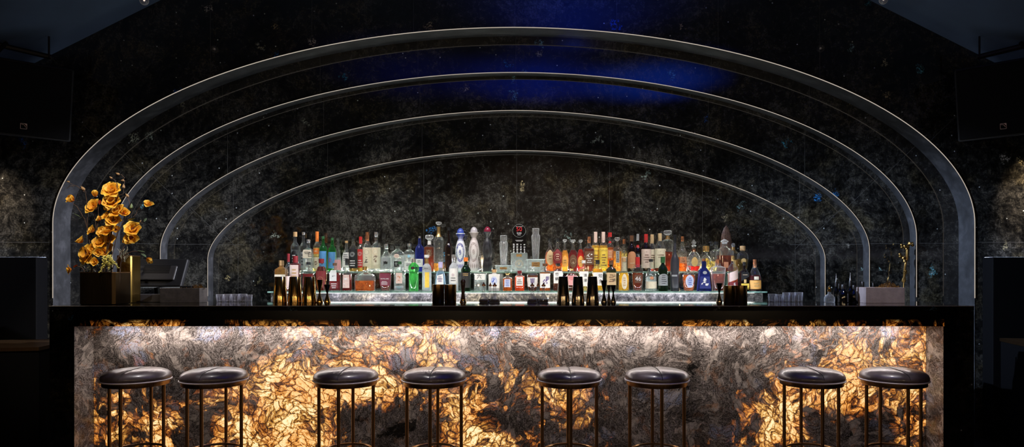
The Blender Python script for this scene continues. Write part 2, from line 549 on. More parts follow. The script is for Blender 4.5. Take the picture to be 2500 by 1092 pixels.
def ring_face(ca, cb, y):
    va = [bm.verts.new((x, y, z)) for x, z in ca]
    vb = [bm.verts.new((x, y, z)) for x, z in cb]
    for i in range(len(va) - 1):
        try:
            bm.faces.new((va[i], va[i + 1], vb[i + 1], vb[i]))
        except ValueError:
            pass


curves = [arch_curve(k) for k in range(4)]
ring_face(curves[0], outer_curve(), PLANES[0])
for k in range(1, 4):
    ring_face(curves[k], curves[k - 1], PLANES[k])
v = [bm.verts.new((x, PLANES[4], z)) for x, z in curves[3]]
h = len(v) // 2
for i in range(h):
    a, b, c, d = v[i], v[i + 1], v[-2 - i], v[-1 - i]
    try:
        bm.faces.new([q for q in dict.fromkeys((a, b, c, d))])
    except ValueError:
        pass
bmesh.ops.recalc_face_normals(bm, faces=bm.faces[:])
struct('wall_back', bm, M['wall_stone'])

for k in range(4):
    # reveal of each step
    bm = bmesh.new()
    va = [bm.verts.new((x, PLANES[k] - 0.002, z)) for x, z in curves[k]]
    vb = [bm.verts.new((x, PLANES[k + 1] - 0.0005, z)) for x, z in curves[k]]
    for i in range(len(va) - 1):
        f = bm.faces.new((va[i], va[i + 1], vb[i + 1], vb[i]))
        f.smooth = True
    struct('trim_%d' % (k + 1), bm, M['reveal'])
    # slim light line along the front edge
    bm = bmesh.new()
    y = PLANES[k] - 0.003
    tube(bm, [(x, y, z) for x, z in curves[k][3:-3]], [0.0032, 0.0026, 0.0024, 0.0024][k], segs=6)
    o = obj('arch_edge_light', bm, M['arch_line'], smooth=True)
    tag(o, ['thin light line along the outermost and tallest arch edge', 'thin light line along the second arch edge counted from outside',
            'thin light line along the third arch edge counted from outside', 'thin light line along the innermost lowest arch edge above the bottles'][k], 'edge light')

# side, rear, floor, ceiling
W = 8.0
struct('floor', bx(-W, W, -1.5, 6.2, -0.1, 0.0), M['floor'])
struct('wall_left', bx(-W - 0.1, -W, -1.5, 5.55, 0, 3.7), M['side_stone'])
struct('wall_right', bx(W, W + 0.1, -1.5, 5.55, 0, 3.7), M['side_stone'])
bm = bx(-W, W, -1.6, -1.5, 0, 3.7)
struct('wall_front', bm, M['room'])
bm = bmesh.new()
prof = [(-W, 2.62), (-4.45, 2.62), (-2.47, 3.61), (2.47, 3.61), (4.45, 2.62), (W, 2.62)]
for y0, y1 in ((-1.5, 5.56),):
    a = [bm.verts.new((x, y0, z)) for x, z in prof]
    b = [bm.verts.new((x, y1, z)) for x, z in prof]
    a2 = [bm.verts.new((x, y0, z + 0.1)) for x, z in prof]
    b2 = [bm.verts.new((x, y1, z + 0.1)) for x, z in prof]
    for i in range(len(prof) - 1):
        bm.faces.new((a[i], b[i], b[i + 1], a[i + 1]))
        bm.faces.new((a2[i + 1], b2[i + 1], b2[i], a2[i]))
struct('ceiling', bm, M['ceiling'])
# black panelled ledges beside the arch and along the rear wall
for sx, nm in ((-1, 'trim_5'), (1, 'trim_6')):
    x0, x1 = sorted((sx * 3.68, sx * 7.98))
    struct(nm, bx(x0, x1, 5.42, 5.549, 0, 1.42, bevel=0.006), M['panelling'])
    x0, x1 = sorted((sx * 4.2, sx * 7.98))
    struct('trim_7' if sx < 0 else 'trim_8', bx(x0, x1, -1.499, -1.25, 0, 1.53, bevel=0.006), M['panelling'])
bm = bmesh.new()

# ------------------------------------------------------------------ the bar
BT = 1.0974
bar = thing('bar_counter', 'long black polished stone bar with a glowing backlit amber quartz front', 'bar counter', (0, 4.7, 0))


def part(name, bm, mat, parent, **k):
    """part modelled in world coordinates, parented to a thing that stands elsewhere"""
    o = obj(name, bm, mat, parent, **k)
    o.matrix_parent_inverse = Matrix.Identity(4)
    o.location = -Vector(parent.location)
    return o


bm = bmesh.new()
box(bm, -2.88, 2.90, 4.40, 5.0, 1.066, BT, bevel=0.0035, segs=1)
part('countertop', bm, M['bar_black'], bar)
part('edge_highlight', bx(-2.879, 2.899, 4.3975, 4.3998, BT - 0.0032, BT - 0.0002), simple('pale_edge_highlight', (0.42, 0.38, 0.36), 0.45), bar)  # pale strip added as the painted highlight of the polished chamfer


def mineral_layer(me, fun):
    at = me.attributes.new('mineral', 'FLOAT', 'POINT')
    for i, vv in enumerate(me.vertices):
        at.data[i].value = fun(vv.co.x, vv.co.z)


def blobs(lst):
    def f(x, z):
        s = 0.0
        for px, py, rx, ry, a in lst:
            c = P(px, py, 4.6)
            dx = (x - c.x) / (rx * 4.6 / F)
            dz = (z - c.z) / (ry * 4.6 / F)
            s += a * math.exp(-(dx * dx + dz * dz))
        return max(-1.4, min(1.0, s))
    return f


# where the slab carries thin, light-passing quartz (positive) or dense grey rock (negative)
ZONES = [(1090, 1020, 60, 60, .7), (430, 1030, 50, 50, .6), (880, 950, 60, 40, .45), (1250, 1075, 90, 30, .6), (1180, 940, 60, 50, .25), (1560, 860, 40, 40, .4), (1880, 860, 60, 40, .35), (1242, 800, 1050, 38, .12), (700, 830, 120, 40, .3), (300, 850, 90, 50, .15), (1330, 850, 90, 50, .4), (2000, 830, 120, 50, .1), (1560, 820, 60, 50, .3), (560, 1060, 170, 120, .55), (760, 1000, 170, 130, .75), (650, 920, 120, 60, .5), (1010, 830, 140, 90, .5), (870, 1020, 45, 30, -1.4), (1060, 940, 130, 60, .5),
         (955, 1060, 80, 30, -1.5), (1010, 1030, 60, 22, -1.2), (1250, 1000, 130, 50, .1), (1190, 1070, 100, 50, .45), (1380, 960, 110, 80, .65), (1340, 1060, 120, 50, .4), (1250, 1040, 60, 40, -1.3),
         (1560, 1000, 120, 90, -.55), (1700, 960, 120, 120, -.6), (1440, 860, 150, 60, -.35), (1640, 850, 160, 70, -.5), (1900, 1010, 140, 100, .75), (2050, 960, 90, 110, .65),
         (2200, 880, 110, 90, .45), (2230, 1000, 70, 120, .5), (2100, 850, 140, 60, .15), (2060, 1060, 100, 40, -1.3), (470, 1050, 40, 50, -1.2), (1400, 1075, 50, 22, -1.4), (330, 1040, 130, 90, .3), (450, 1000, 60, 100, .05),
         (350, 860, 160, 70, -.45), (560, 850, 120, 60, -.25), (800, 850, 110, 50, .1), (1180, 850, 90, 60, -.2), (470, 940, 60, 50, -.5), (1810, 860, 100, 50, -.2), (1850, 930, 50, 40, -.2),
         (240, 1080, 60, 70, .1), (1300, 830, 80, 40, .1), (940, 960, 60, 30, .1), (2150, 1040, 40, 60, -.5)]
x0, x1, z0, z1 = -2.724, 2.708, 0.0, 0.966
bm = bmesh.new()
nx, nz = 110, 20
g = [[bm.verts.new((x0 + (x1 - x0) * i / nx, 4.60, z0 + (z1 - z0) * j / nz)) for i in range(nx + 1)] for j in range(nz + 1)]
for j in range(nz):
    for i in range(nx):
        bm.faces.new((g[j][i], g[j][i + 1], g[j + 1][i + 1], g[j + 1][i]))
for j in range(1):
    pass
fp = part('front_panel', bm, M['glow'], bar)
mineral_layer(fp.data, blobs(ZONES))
fp['label'] = 'backlit amber and grey quartz front slab'
for x, d in ((-2.729, 1), (2.713, -1)):
    bm = bmesh.new()
    nn = 12
    xa = x + d * 0.004
    cols = [[bm.verts.new((xa, 4.405 + 0.195 * i / 2, z0 + (z1 - z0) * j / nn)) for i in range(3)] for j in range(nn + 1)]
    for j in range(nn):
        for i in range(2):
            bm.faces.new((cols[j][i], cols[j][i + 1], cols[j + 1][i + 1], cols[j + 1][i]))
    rp = part('return_panel', bm, M['return'], bar)
    mineral_layer(rp.data, lambda x, z: -0.45)
    rp['label'] = 'grey quartz cheek inside the knee space'
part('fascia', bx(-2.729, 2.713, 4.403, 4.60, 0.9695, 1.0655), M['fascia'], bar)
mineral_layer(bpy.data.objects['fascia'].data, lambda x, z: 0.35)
part('side_support', bx(-2.879, -2.729, 4.403, 4.99, 0.0, 1.0655), M['bar_black'], bar)
part('side_support', bx(2.713, 2.899, 4.403, 4.99, 0.0, 1.0655), M['bar_black'], bar)
part('cabinet_body', bx(-2.728, 2.712, 4.61, 4.99, 0.0, 1.0655), M['black_plastic'], bar)
ws = thing('work_counter', 'dark bartender work counter hidden behind the bar top', 'counter', (0, 5.15, 0))
part('cabinet', bx(-2.7, 2.7, 5.005, 5.30, 0.0, 0.93), M['black_plastic'], ws)
part('work_top', bx(-2.72, 2.72, 5.005, 5.32, 0.93, 0.95, bevel=0.003), M['bronze'], ws)

# ------------------------------------------------------------------ back counter, plinth and glass shelves
bc = thing('back_counter', 'dark stone back counter inside the arch under the bottle display', 'counter', (0, 5.8, 0))
part('counter_body', bx(-2.60, 2.60, 5.62, 6.06, 0.0, 0.96), M['black_plastic'], bc)
part('counter_top', bx(-2.61, 2.61, 5.60, 6.065, 0.96, 1.0, bevel=0.003), M['bar_black'], bc)
XL, XR = -1.98, 2.0
pl = thing('display_plinth', 'low grey stone plinth glowing behind the bar under the lower glass shelf', 'plinth', (0, 5.85, 1.0))
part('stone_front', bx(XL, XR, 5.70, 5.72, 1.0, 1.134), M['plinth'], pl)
part('plinth_body', bx(XL, XR, 5.721, 6.05, 1.0, 1.128), M['black_plastic'], pl)
o = part('light_panel', bx(XL + 0.04, XR - 0.04, 5.735, 6.03, 1.1285, 1.132), emitter('shelf_light_panel', (1.0, 0.97, 0.92), 7.0), pl)
for xa, xb in ((-1.52, -0.62), (0.62, 1.58)):
    o = obj('led_strip', bx(xa, xb, 5.672, 5.680, 1.136, 1.142), M['led'])
    tag(o, 'bright white light strip under the %s half of the lower glass shelf' % ('left' if xa < 0 else 'right'), 'light strip')
    strip('plinth_strip_light', ((xa + xb) / 2, 5.66, 1.135), ((xa + xb) / 2, 5.70, 1.05), xb - xa, 0.015, 1.6, (0.85, 0.86, 1.0))
strip('plinth_strip_mid', (0, 5.66, 1.135), (0, 5.70, 1.05), 1.1, 0.015, 0.9, (0.85, 0.86, 1.0))


def shelf_glass():
    t = NT('green_shelf_glass')
    fr = t.n('ShaderNodeFresnel', {0: 1.5}).outputs[0]
    tr = t.n('ShaderNodeBsdfTransparent', {0: (0.86, 0.96, 0.92, 1)}).outputs[0]
    gl = t.n('ShaderNodeBsdfGlossy', {0: (1, 1, 1, 1), 1: 0.03}).outputs[0]
    df = t.n('ShaderNodeBsdfDiffuse', {0: (0.45, 0.75, 0.65, 1)}).outputs[0]
    a = t.n('ShaderNodeMixShader', {0: fr, 1: tr, 2: gl}).outputs[0]
    f = t.ramp(t.noise(t.coord(), 8, 2), [(0.3, 0.06), (0.7, 0.10)])
    return t.end(t.n('ShaderNodeMixShader', {0: f, 1: a, 2: df}).outputs[0])


def shelf_edge():
    t = NT('green_glass_edge')
    f = t.noise(t.vmath('MULTIPLY', t.coord(), (6, 1, 1)), 5, 3)
    col = t.ramp(f, [(0.3, (0.08, 0.16, 0.13)), (0.7, (0.26, 0.42, 0.35))])
    return t.end(t.principled(color=col, rough=0.15))


M['shelf_glass'] = shelf_glass()
M['shelf_edge'] = shelf_edge()
Z1, Z2 = 1.150, 1.306
s1 = thing('glass_shelf', 'lower green-edged glass shelf holding the front row of bottles', 'shelf', (0, 5.85, Z1))
part('glass_pane', bx(XL - 0.01, XR + 0.02, 5.655, 6.05, Z1 - 0.012, Z1), M['shelf_glass'], s1)
part('front_edge', bx(XL - 0.01, XR + 0.02, 5.650, 5.654, Z1 - 0.012, Z1), M['shelf_edge'], s1)
s2 = thing('glass_shelf', 'upper green-edged glass shelf holding the rear row of bottles and trophies', 'shelf', (0, 5.95, Z2))
part('glass_pane', bx(-1.83, 1.84, 5.797, 6.065, Z2 - 0.010, Z2), M['shelf_glass'], s2)
part('front_edge', bx(-1.83, 1.84, 5.793, 5.7965, Z2 - 0.010, Z2), M['shelf_edge'], s2)
for i in range(9):
    x = -1.76 + i * 0.44
    part('glass_upright', bx(x, x + 0.008, 5.86, 6.05, Z1 + 0.0005, Z2 - 0.0105), M['shelf_glass'], s2)
strip('upper_shelf_strip', (0, 6.045, Z2 + 0.01), (0, 5.9, Z2 + 0.20), 3.5, 0.012, 14, (1.0, 0.94, 0.84))
strip('upper_shelf_under_strip', (0, 5.815, Z2 - 0.013), (0, 5.80, Z2 - 0.12), 3.5, 0.01, 9, (1.0, 0.95, 0.9))

# ------------------------------------------------------------------ bar stools
def leather():
    t = NT('dark_plum_leather')
    v = t.coord()
    c = t.vor(v, 320, 'DISTANCE_TO_EDGE').outputs['Distance']
    n1 = t.noise(v, 14, 4)
    col = t.mix(1.0, (0.10, 0.076, 0.082), t.ramp(n1, [(0.3, 0.6), (0.7, 1.35)]), 'MULTIPLY')
    return t.end(t.principled(color=col, rough=t.ramp(n1, [(0.3, 0.34), (0.7, 0.46)]), ior=1.6, coat=0.35, coat_rough=0.16, normal=t.bump(c, 0.10, 0.001)))


M['leather'] = leather()
M['piping'] = simple('grey_piping', (0.75, 0.66, 0.68), 0.4)
M['thread'] = simple('black_thread', (0.008, 0.007, 0.008), 0.6)
R = 0.180


def make_stool():
    t = thing('bar_stool', '', 'stool')
    prof = [(R * 0.90, 0.688), (R * 0.985, 0.692), (R * 1.012, 0.702), (R * 1.015, 0.712), (R * 0.985, 0.725), (R * 0.91, 0.737), (R * 0.78, 0.746),
            (R * 0.6, 0.752), (R * 0.4, 0.7555), (R * 0.2, 0.757), (R * 0.03, 0.7575)]
    bm = bmesh.new()
    lathe(bm, prof, segs=64)
    # pressed seam groove running front to back
    for v in bm.verts:
        if v.co.z > 0.7:
            v.co.z -= 0.006 * math.exp(-(v.co.x / 0.010) ** 2)
    obj('seat_cushion', bm, M['leather'], t, smooth=60)
    bm = bmesh.new()
    zs = []
    for i in range(41):
        y = -R * 1.0 + 2.0 * R * i / 40
        rr = abs(y)
        z = None
        for (r0, a0), (r1, a1) in zip(prof[3:], prof[4:]):
            if r1 <= rr <= r0:
                z = a0 + (a1 - a0) * (r0 - rr) / (r0 - r1)
        if z is None:
            z = prof[-1][1] if rr < prof[-1][0] else prof[3][1]
        zs.append((0, y, z - 0.0035))
    tube(bm, zs, 0.0022, segs=6)
    obj('seam', bm, M['thread'], t, smooth=True)
    bm = bmesh.new()
    tube(bm, [(R * 1.012 * math.cos(a), R * 1.012 * math.sin(a), 0.6925) for a in [2 * PI * i / 64 for i in range(64)]], 0.0042, segs=8, closed=True)
    obj('piping', bm, M['piping'], t, smooth=True)
    obj('seat_frame', lt([(R * 0.86, 0.664), (R * 0.955, 0.664), (R * 0.965, 0.667), (R * 0.965, 0.686), (R * 0.86, 0.687)], segs=64), M['bronze'], t, smooth=40)
    for k in range(4):
        a = k * PI / 2
        x, y = 0.156 * math.cos(a), 0.156 * math.sin(a)
        bm = bmesh.new()
        lathe(bm, [(0.0085, 0.004), (0.0095, 0.0), (0.0095, 0.664), (0.0085, 0.6645)], segs=16, cx=x, cy=y)
        obj('leg', bm, M['bronze'], t, smooth=40)
    bm = bmesh.new()
    tube(bm, [(0.146 * math.cos(a), 0.146 * math.sin(a), 0.285) for a in [2 * PI * i / 56 for i in range(56)]], 0.007, segs=8, closed=True)
    obj('foot_ring', bm, M['bronze'], t, smooth=True)
    return t


stool_x = [-2.136, -1.689, -0.931, -0.425, 0.3525, 0.856, 1.744, 2.217]
stool_lab = ['first backless bar stool from the bar end under the flower vases',
             'second bar stool from the bar end under the flower vases',
             'third bar stool from the flower end, below the gold shakers',
             'fourth bar stool from the flower end, left of the bar centre',
             'fourth bar stool from the far end without flowers, seam almost straight',
             'third bar stool from the far end without flowers, below the black shakers',
             'second bar stool from the far end, below the pale stone block',
             'last bar stool at the far end of the bar, away from the flowers']
first = make_stool()
for i, x in enumerate(stool_x):
    s = first if i == 0 else copy_tree(first)
    s.location = (x, 4.05, 0)
    s['label'] = stool_lab[i]
    s['group'] = 'round leather bar stools along the bar'

# ------------------------------------------------------------------ glass and drink materials
def thin_glass(name, tint, body=0.05, rough=0.02, edge=0.55):
    """thin clear glass wall: passes light with a tint, mirrors at grazing angles"""
    t = NT(name)
    lw = t.n('ShaderNodeLayerWeight', {0: 0.35})
    tr = t.n('ShaderNodeBsdfTransparent', {0: (*tint, 1)}).outputs[0]
    gl = t.n('ShaderNodeBsdfGlossy', {0: (1, 1, 1, 1), 1: rough}).outputs[0]
    f = t.math('ADD', t.math('MULTIPLY', t.math('POWER', lw.outputs['Facing'], 2.2), edge), 0.05, clamp=True)
    a = t.n('ShaderNodeMixShader', {0: f, 1: tr, 2: gl}).outputs[0]
    col = t.mix(1.0, tuple(min(1, 0.1 + c) for c in tint), t.ramp(t.noise(t.coord(), 40, 2), [(0.3, 0.7), (0.7, 1)]), 'MULTIPLY')
    df = t.n('ShaderNodeBsdfDiffuse', {0: col}).outputs[0]
    tl = t.n('ShaderNodeBsdfTranslucent', {0: col}).outputs[0]
    d2 = t.n('ShaderNodeMixShader', {0: 0.6, 1: df, 2: tl}).outputs[0]
    return t.end(t.n('ShaderNodeMixShader', {0: t.math('ADD', t.math('MULTIPLY', t.math('POWER', lw.outputs['Facing'], 2.0), body * 8.0), body, clamp=True), 1: a, 2: d2}).outputs[0])


def drink(name, color, deep=0.5):
    """spirit seen against the lit shelf: lets light through and scatters a little of it"""
    t = NT(name)
    lw = t.n('ShaderNodeLayerWeight', {0: 0.4}).outputs['Facing']
    col = t.mix(lw, color, tuple(c * c for c in color))
    tr = t.n('ShaderNodeBsdfTransparent', {0: col}).outputs[0]
    tl = t.n('ShaderNodeBsdfTranslucent', {0: color + (1,)}).outputs[0]
    gl = t.n('ShaderNodeBsdfDiffuse', {0: color + (1,)}).outputs[0]
    a = t.n('ShaderNodeMixShader', {0: 0.22, 1: tl, 2: gl}).outputs[0]
    f = t.ramp(t.noise(t.coord(), 25, 3), [(0.35, deep - 0.30), (0.65, deep + 0.12)])
    b = t.n('ShaderNodeMixShader', {0: f, 1: tr, 2: a}).outputs[0]
    g = t.n('ShaderNodeBsdfGlossy', {0: (1, 1, 1, 1), 1: 0.05}).outputs[0]
    return t.end(t.n('ShaderNodeMixShader', {0: 0.04, 1: b, 2: g}).outputs[0])


GL = {'clear': thin_glass('clear_bottle_glass', (0.94, 0.97, 0.96), 0.035), 'green': thin_glass('green_bottle_glass', (0.03, 0.42, 0.08), 0.16),
      'dgreen': thin_glass('dark_green_bottle_glass', (0.03, 0.12, 0.04), 0.10), 'olive': thin_glass('olive_bottle_glass', (0.16, 0.20, 0.08), 0.12),
      'lime': thin_glass('lime_bottle_glass', (0.30, 0.85, 0.34), 0.08), 'cobalt': thin_glass('cobalt_bottle_glass', (0.02, 0.05, 0.40), 0.25),
      'brown': thin_glass('brown_bottle_glass', (0.10, 0.035, 0.015), 0.10), 'ice': thin_glass('pale_blue_bottle_glass', (0.60, 0.76, 0.92), 0.18),
      'frost': thin_glass('frosted_bottle_glass', (0.75, 0.78, 0.82), 0.72, 0.3), 'black': simple('black_bottle_glass', (0.014, 0.014, 0.018), 0.12),
      'grey': simple('matt_black_bottle', (0.045, 0.045, 0.055), 0.32), 'white': simple('white_glazed_bottle', (0.80, 0.79, 0.76), 0.25)}
LQ = {'gold': drink('golden_spirit', (0.95, 0.58, 0.14)), 'amber': drink('amber_spirit', (0.80, 0.32, 0.06), .42), 'dark': drink('dark_amber_spirit', (0.42, 0.10, 0.025), 0.6),
      'red': drink('red_spirit', (0.38, 0.025, 0.02), 0.6), 'ruby': drink('ruby_spirit', (0.75, 0.06, 0.04), 0.55), 'pale': drink('pale_straw_spirit', (0.92, 0.80, 0.42), 0.3),
      'orange': drink('orange_spirit', (1.0, 0.26, 0.04), 0.55), 'yellow': drink('yellow_spirit', (1.0, 0.70, 0.08), 0.6), 'brownish': drink('chestnut_spirit', (0.28, 0.08, 0.03), 0.65),
      'water': drink('clear_spirit', (0.93, 0.96, 0.97), 0.10), 'olive': drink('olive_gold_spirit', (0.50, 0.36, 0.08), 0.5), 'pink': drink('rose_spirit', (0.85, 0.35, 0.28), 0.4)}
COL = {'white': (0.80, 0.79, 0.76), 'cream': (0.80, 0.70, 0.52), 'black': (0.012, 0.012, 0.013), 'red': (0.55, 0.03, 0.03), 'orange': (0.85, 0.22, 0.04), 'yellow': (0.90, 0.62, 0.08),
       'tan': (0.62, 0.44, 0.24), 'cork': (0.55, 0.33, 0.15), 'pink': (0.80, 0.38, 0.38), 'maroon': (0.22, 0.03, 0.06), 'blue': (0.10, 0.30, 0.60), 'navy': (0.02, 0.03, 0.18),
       'grey': (0.35, 0.36, 0.37), 'silver': (0.70, 0.70, 0.72), 'gold': (0.80, 0.52, 0.20), 'copper': (0.65, 0.28, 0.14), 'brown': (0.14, 0.06, 0.03), 'green': (0.03, 0.12, 0.04),
       'lilac': (0.55, 0.50, 0.78), 'rose': (0.78, 0.58, 0.50), 'dkred': (0.20, 0.015, 0.02), 'sky': (0.35, 0.62, 0.85), 'lime': (0.35, 0.75, 0.15), 'purple': (0.22, 0.10, 0.40),
       'oranget': (0.85, 0.42, 0.10), 'lblue': (0.62, 0.66, 0.85)}


def paper(c):
    return simple('label_' + c, COL[c], 0.55)


def capmat(c):
    if c in ('gold', 'copper', 'silver'):
        return brushed_cap(c)
    if c == 'crystal':
        return GL['crystal']
    return simple('cap_' + c, COL[c], 0.35)


_bc = {}


def brushed_cap(c):
    if c not in _bc:
        _bc[c] = simple('metal_' + c, COL[c], 0.25, 0.85)
    return _bc[c]


GL['crystal'] = thin_glass('cut_crystal', (0.96, 0.96, 0.98), 0.14, 0.03, 0.8)

SHAPES = {  # (height fraction, radius fraction, section exponent, depth fraction)
    'std': [(0, .90), (.015, 1), (.58, 1), (.64, .97), (.70, .78), (.75, .48), (.79, .34), (.94, .30)],
    'tall': [(0, .90), (.015, 1), (.60, 1), (.65, .95), (.70, .70), (.74, .42), (.80, .33), (.94, .30)],
    'slope': [(0, .92), (.015, 1), (.48, 1), (.56, .94), (.66, .62), (.74, .38), (.94, .30)],
    'square': [(0, .94, 6, .8), (.015, 1, 6, .8), (.62, 1, 6, .8), (.665, .96, 5, .8), (.70, .75, 3, .9), (.73, .42, 2, 1), (.76, .33), (.90, .32)],
    'squat': [(0, .94, 6, .7), (.015, 1, 6, .7), (.66, 1, 6, .7), (.71, .95, 5, .7), (.76, .6, 3, .8), (.79, .36, 2, 1), (.92, .34)],
    'box': [(0, .95, 8, .7), (.012, 1, 8, .7), (.74, 1, 8, .7), (.775, .96, 8, .7), (.79, .5, 3, .9), (.81, .36, 2, 1), (.92, .34)],
    'cone': [(0, .94), (.015, 1), (.3, .84), (.55, .58), (.75, .36), (.95, .28)],
    'pyramid': [(0, .96, 5, .8), (.015, 1, 5, .8), (.55, .76, 5, .8), (.62, .70, 4, .8), (.68, .5, 3, .9), (.73, .34, 2, 1), (.92, .32)],
    'orb': [(0, .45, 2, .6), (.02, .6, 2, .6), (.12, .86, 2, .6), (.28, 1, 2, .6), (.44, .94, 2, .6), (.56, .68, 2, .6), (.63, .38, 2, .8), (.66, .26, 2, 1), (.80, .24)],
    'jug': [(0, .62, 2.5, .7), (.02, .72, 2.5, .7), (.2, .88, 2.5, .7), (.5, 1, 2.5, .7), (.64, .96, 2.5, .7), (.73, .74, 2.3, .7), (.78, .4, 2, .9), (.81, .28, 2, 1), (.93, .28)],
    'oval': [(0, .72, 2.5, .55), (.015, .80, 2.5, .55), (.2, .95, 2.5, .55), (.4, 1, 2.5, .55), (.56, .92, 2.5, .55), (.66, .62, 2, .6), (.72, .36, 2, .9), (.76, .28, 2, 1), (.92, .27)],
    'decanter': [(0, .90, 5, .9), (.02, .95, 5, .9), (.60, 1, 5, .9), (.66, .97, 5, .9), (.70, .6, 3, .9), (.74, .34, 2, 1), (.84, .30), (.86, .40)],
    'trapez': [(0, .72, 4, .9), (.02, .76, 4, .9), (.72, 1, 4, .9), (.75, .95, 4, .9), (.79, .45, 2, 1), (.86, .33), (.88, .38)],
    'bell': [(0, .98), (.015, 1), (.45, .96), (.55, .80), (.68, .5), (.76, .32), (.93, .27)],
    'bulb': [(0, .78, 3), (.02, .84, 3), (.60, .84, 3), (.64, .90, 2), (.66, 1, 2), (.74, 1, 2), (.80, .85, 2), (.85, .5, 2), (.88, .34, 2), (.96, .34)],
    'longneck': [(0, .94), (.015, 1), (.5, 1), (.56, .95), (.62, .66), (.66, .40), (.72, .32), (.95, .28)],
    'spindle': [(0, .80), (.015, .84), (.45, 1), (.62, .92), (.74, .55), (.80, .40), (.95, .34)],
    'brick': [(0, .93, 8, .45), (.02, 1, 8, .45), (.60, 1, 8, .45), (.68, .93, 6, .45), (.73, .5, 4, .5), (.76, .3, 2, .8), (.92, .28)],
    'wide': [(0, .92, 6, .7), (.03, 1, 6, .7), (.55, 1, 6, .7), (.64, .96, 5, .7), (.72, .6, 3, .7), (.77, .30, 2, 1), (.86, .26)],
}


def prof_at(S, h):
    for a, b in zip(S, S[1:]):
        if a[0] <= h <= b[0]:
            t = (h - a[0]) / max(b[0] - a[0], 1e-6)
            fa, fb = (list(a) + [2, 1][len(a) - 2:])[:4], (list(b) + [2, 1][len(b) - 2:])[:4]
            return [fa[i] + (fb[i] - fa[i]) * t for i in range(4)]
    e = (list(S[-1]) + [2, 1][len(S[-1]) - 2:])[:4]
    return e


def sect(r, n, d, a):
    c, s = math.cos(a), math.sin(a)
    k = 1.0 / (abs(c) ** n + abs(s) ** n) ** (1.0 / n)
    return r * k * c, r * k * s * d


def label_patch(S, H, R_, h0, h1, wf, mat, parent, name='label', off=0.0009, shape='rect', tilt=0.0, xoff=0.0):
    """paper label wrapped on the front of the bottle; h0,h1 in fractions of the height"""
    bm = bmesh.new()
    nx, nz = (12, 14) if shape in ('oval', 'arch') else (10, 4)
    span = wf * PI * 0.42
    grid = []
    for j in range(nz + 1):
        row = []
        for i in range(nx + 1):
            u, w = -1 + 2 * i / nx, (j / nz if shape != 'oval' else .5 - .5 * math.cos(PI * j / nz))
            if shape == 'oval':
                ww = 2 * w - 1
                u2 = u * math.sqrt(max(0.0, 1 - ww * ww)) if abs(ww) < 1 else 0
            elif shape == 'arch':
                u2 = u * (1.0 if w < 0.6 else math.sqrt(max(0.03, 1 - ((w - 0.6) / 0.41) ** 2)))
            else:
                u2 = u
            h = h0 + (h1 - h0) * w + tilt * u2
            r, n, d = prof_at(S, min(max(h, 0.01), 0.97))[1:]
            x, y = sect(r * R_ + off, n, d, -PI / 2 + (u2 * span) + xoff)
            if n > 3:
                x, y = (u2 * wf * 0.93 + xoff) * r * R_, -(r * R_ * d + off)
            row.append(bm.verts.new((x, y - 0.0002, h * H)))
        grid.append(row)
    for j in range(nz):
        for i in range(nx):
            try:
                bm.faces.new((grid[j][i], grid[j][i + 1], grid[j + 1][i + 1], grid[j + 1][i]))
            except ValueError:
                pass
    bmesh.ops.remove_doubles(bm, verts=bm.verts[:], dist=1e-6)
    return obj(name, bm, mat, parent, smooth=True)


def lettering(txt, parent, x, y, z, size, mat, name='lettering', rz=0.0, sx=1.0, ry=0.0):
    cu = bpy.data.curves.new(name, 'FONT')
    cu.body = txt
    cu.size = size
    cu.align_x = 'CENTER'
    cu.align_y = 'CENTER'
    cu.resolution_u = 2
    cu.extrude = 0.0001
    cu.materials.append(mat)
    tmp = bpy.data.objects.new('tmp', cu)
    me = bpy.data.meshes.new_from_object(tmp)
    bpy.data.objects.remove(tmp)
    bpy.data.curves.remove(cu)
    o = bpy.data.objects.new(name, me)
    C.objects.link(o)
    o.parent = parent
    o.location = (x, y, z)
    o.rotation_euler = (PI / 2, ry, rz)
    o.scale = (sx, 1, 1)
    return o


INK = {k: simple('ink_' + k, c, 0.6) for k, c in COL.items()}
INK.update({k: simple('ink_' + k, c, 0.6) for k, c in (('dark', (0.02, 0.018, 0.02)), ('white', (0.82, 0.80, 0.78)), ('gold', (0.60, 0.38, 0.14)), ('red', (0.50, 0.02, 0.03)), ('purple', (0.10, 0.05, 0.25)),
                                                   ('blue', (0.04, 0.12, 0.55)), ('brown', (0.16, 0.07, 0.04)), ('cream', (0.70, 0.52, 0.36)), ('teal', (0.1, 0.4, 0.45)))})


def print_lines(lab, R_, d, z0, z1, w, ink, rows=3, off=0.0022):
    bm = bmesh.new()
    rnd = random.Random(int(z0 * 99991) + int(w * 1e6))
    for k in range(rows):
        z = z0 + (z1 - z0) * (k + 0.5) / rows
        hw = w * rnd.uniform(0.45, 0.9)
        x = -hw
        while x < hw:
            l = rnd.uniform(0.0015, 0.005)
            y = -(R_ * d + off) if d < 1 else -(math.sqrt(max(R_ * R_ - x * x, 1e-6)) + off)
            hh = (z1 - z0) / rows * 0.22
            vs = [bm.verts.new(q) for q in ((x, y, z - hh), (min(x + l, hw), y, z - hh), (min(x + l, hw), y, z + hh), (x, y, z + hh))]
            bm.faces.new(vs)
            x += l + 0.0012
    return obj('print', bm, INK[ink], lab)


def ring_mark(lab, x, y, z, r, ink, turns=1, w=0.0007):
    bm = bmesh.new()
    n = 28 * turns
    pts = [(x + r * (1 - 0.7 * i / n if turns > 1 else 1) * math.cos(2 * PI * turns * i / n), y, z + r * (1 - 0.7 * i / n if turns > 1 else 1) * math.sin(2 * PI * turns * i / n)) for i in range(n)]
    tube(bm, pts, w, segs=4, closed=(turns == 1))
    return obj('emblem', bm, INK[ink], lab)


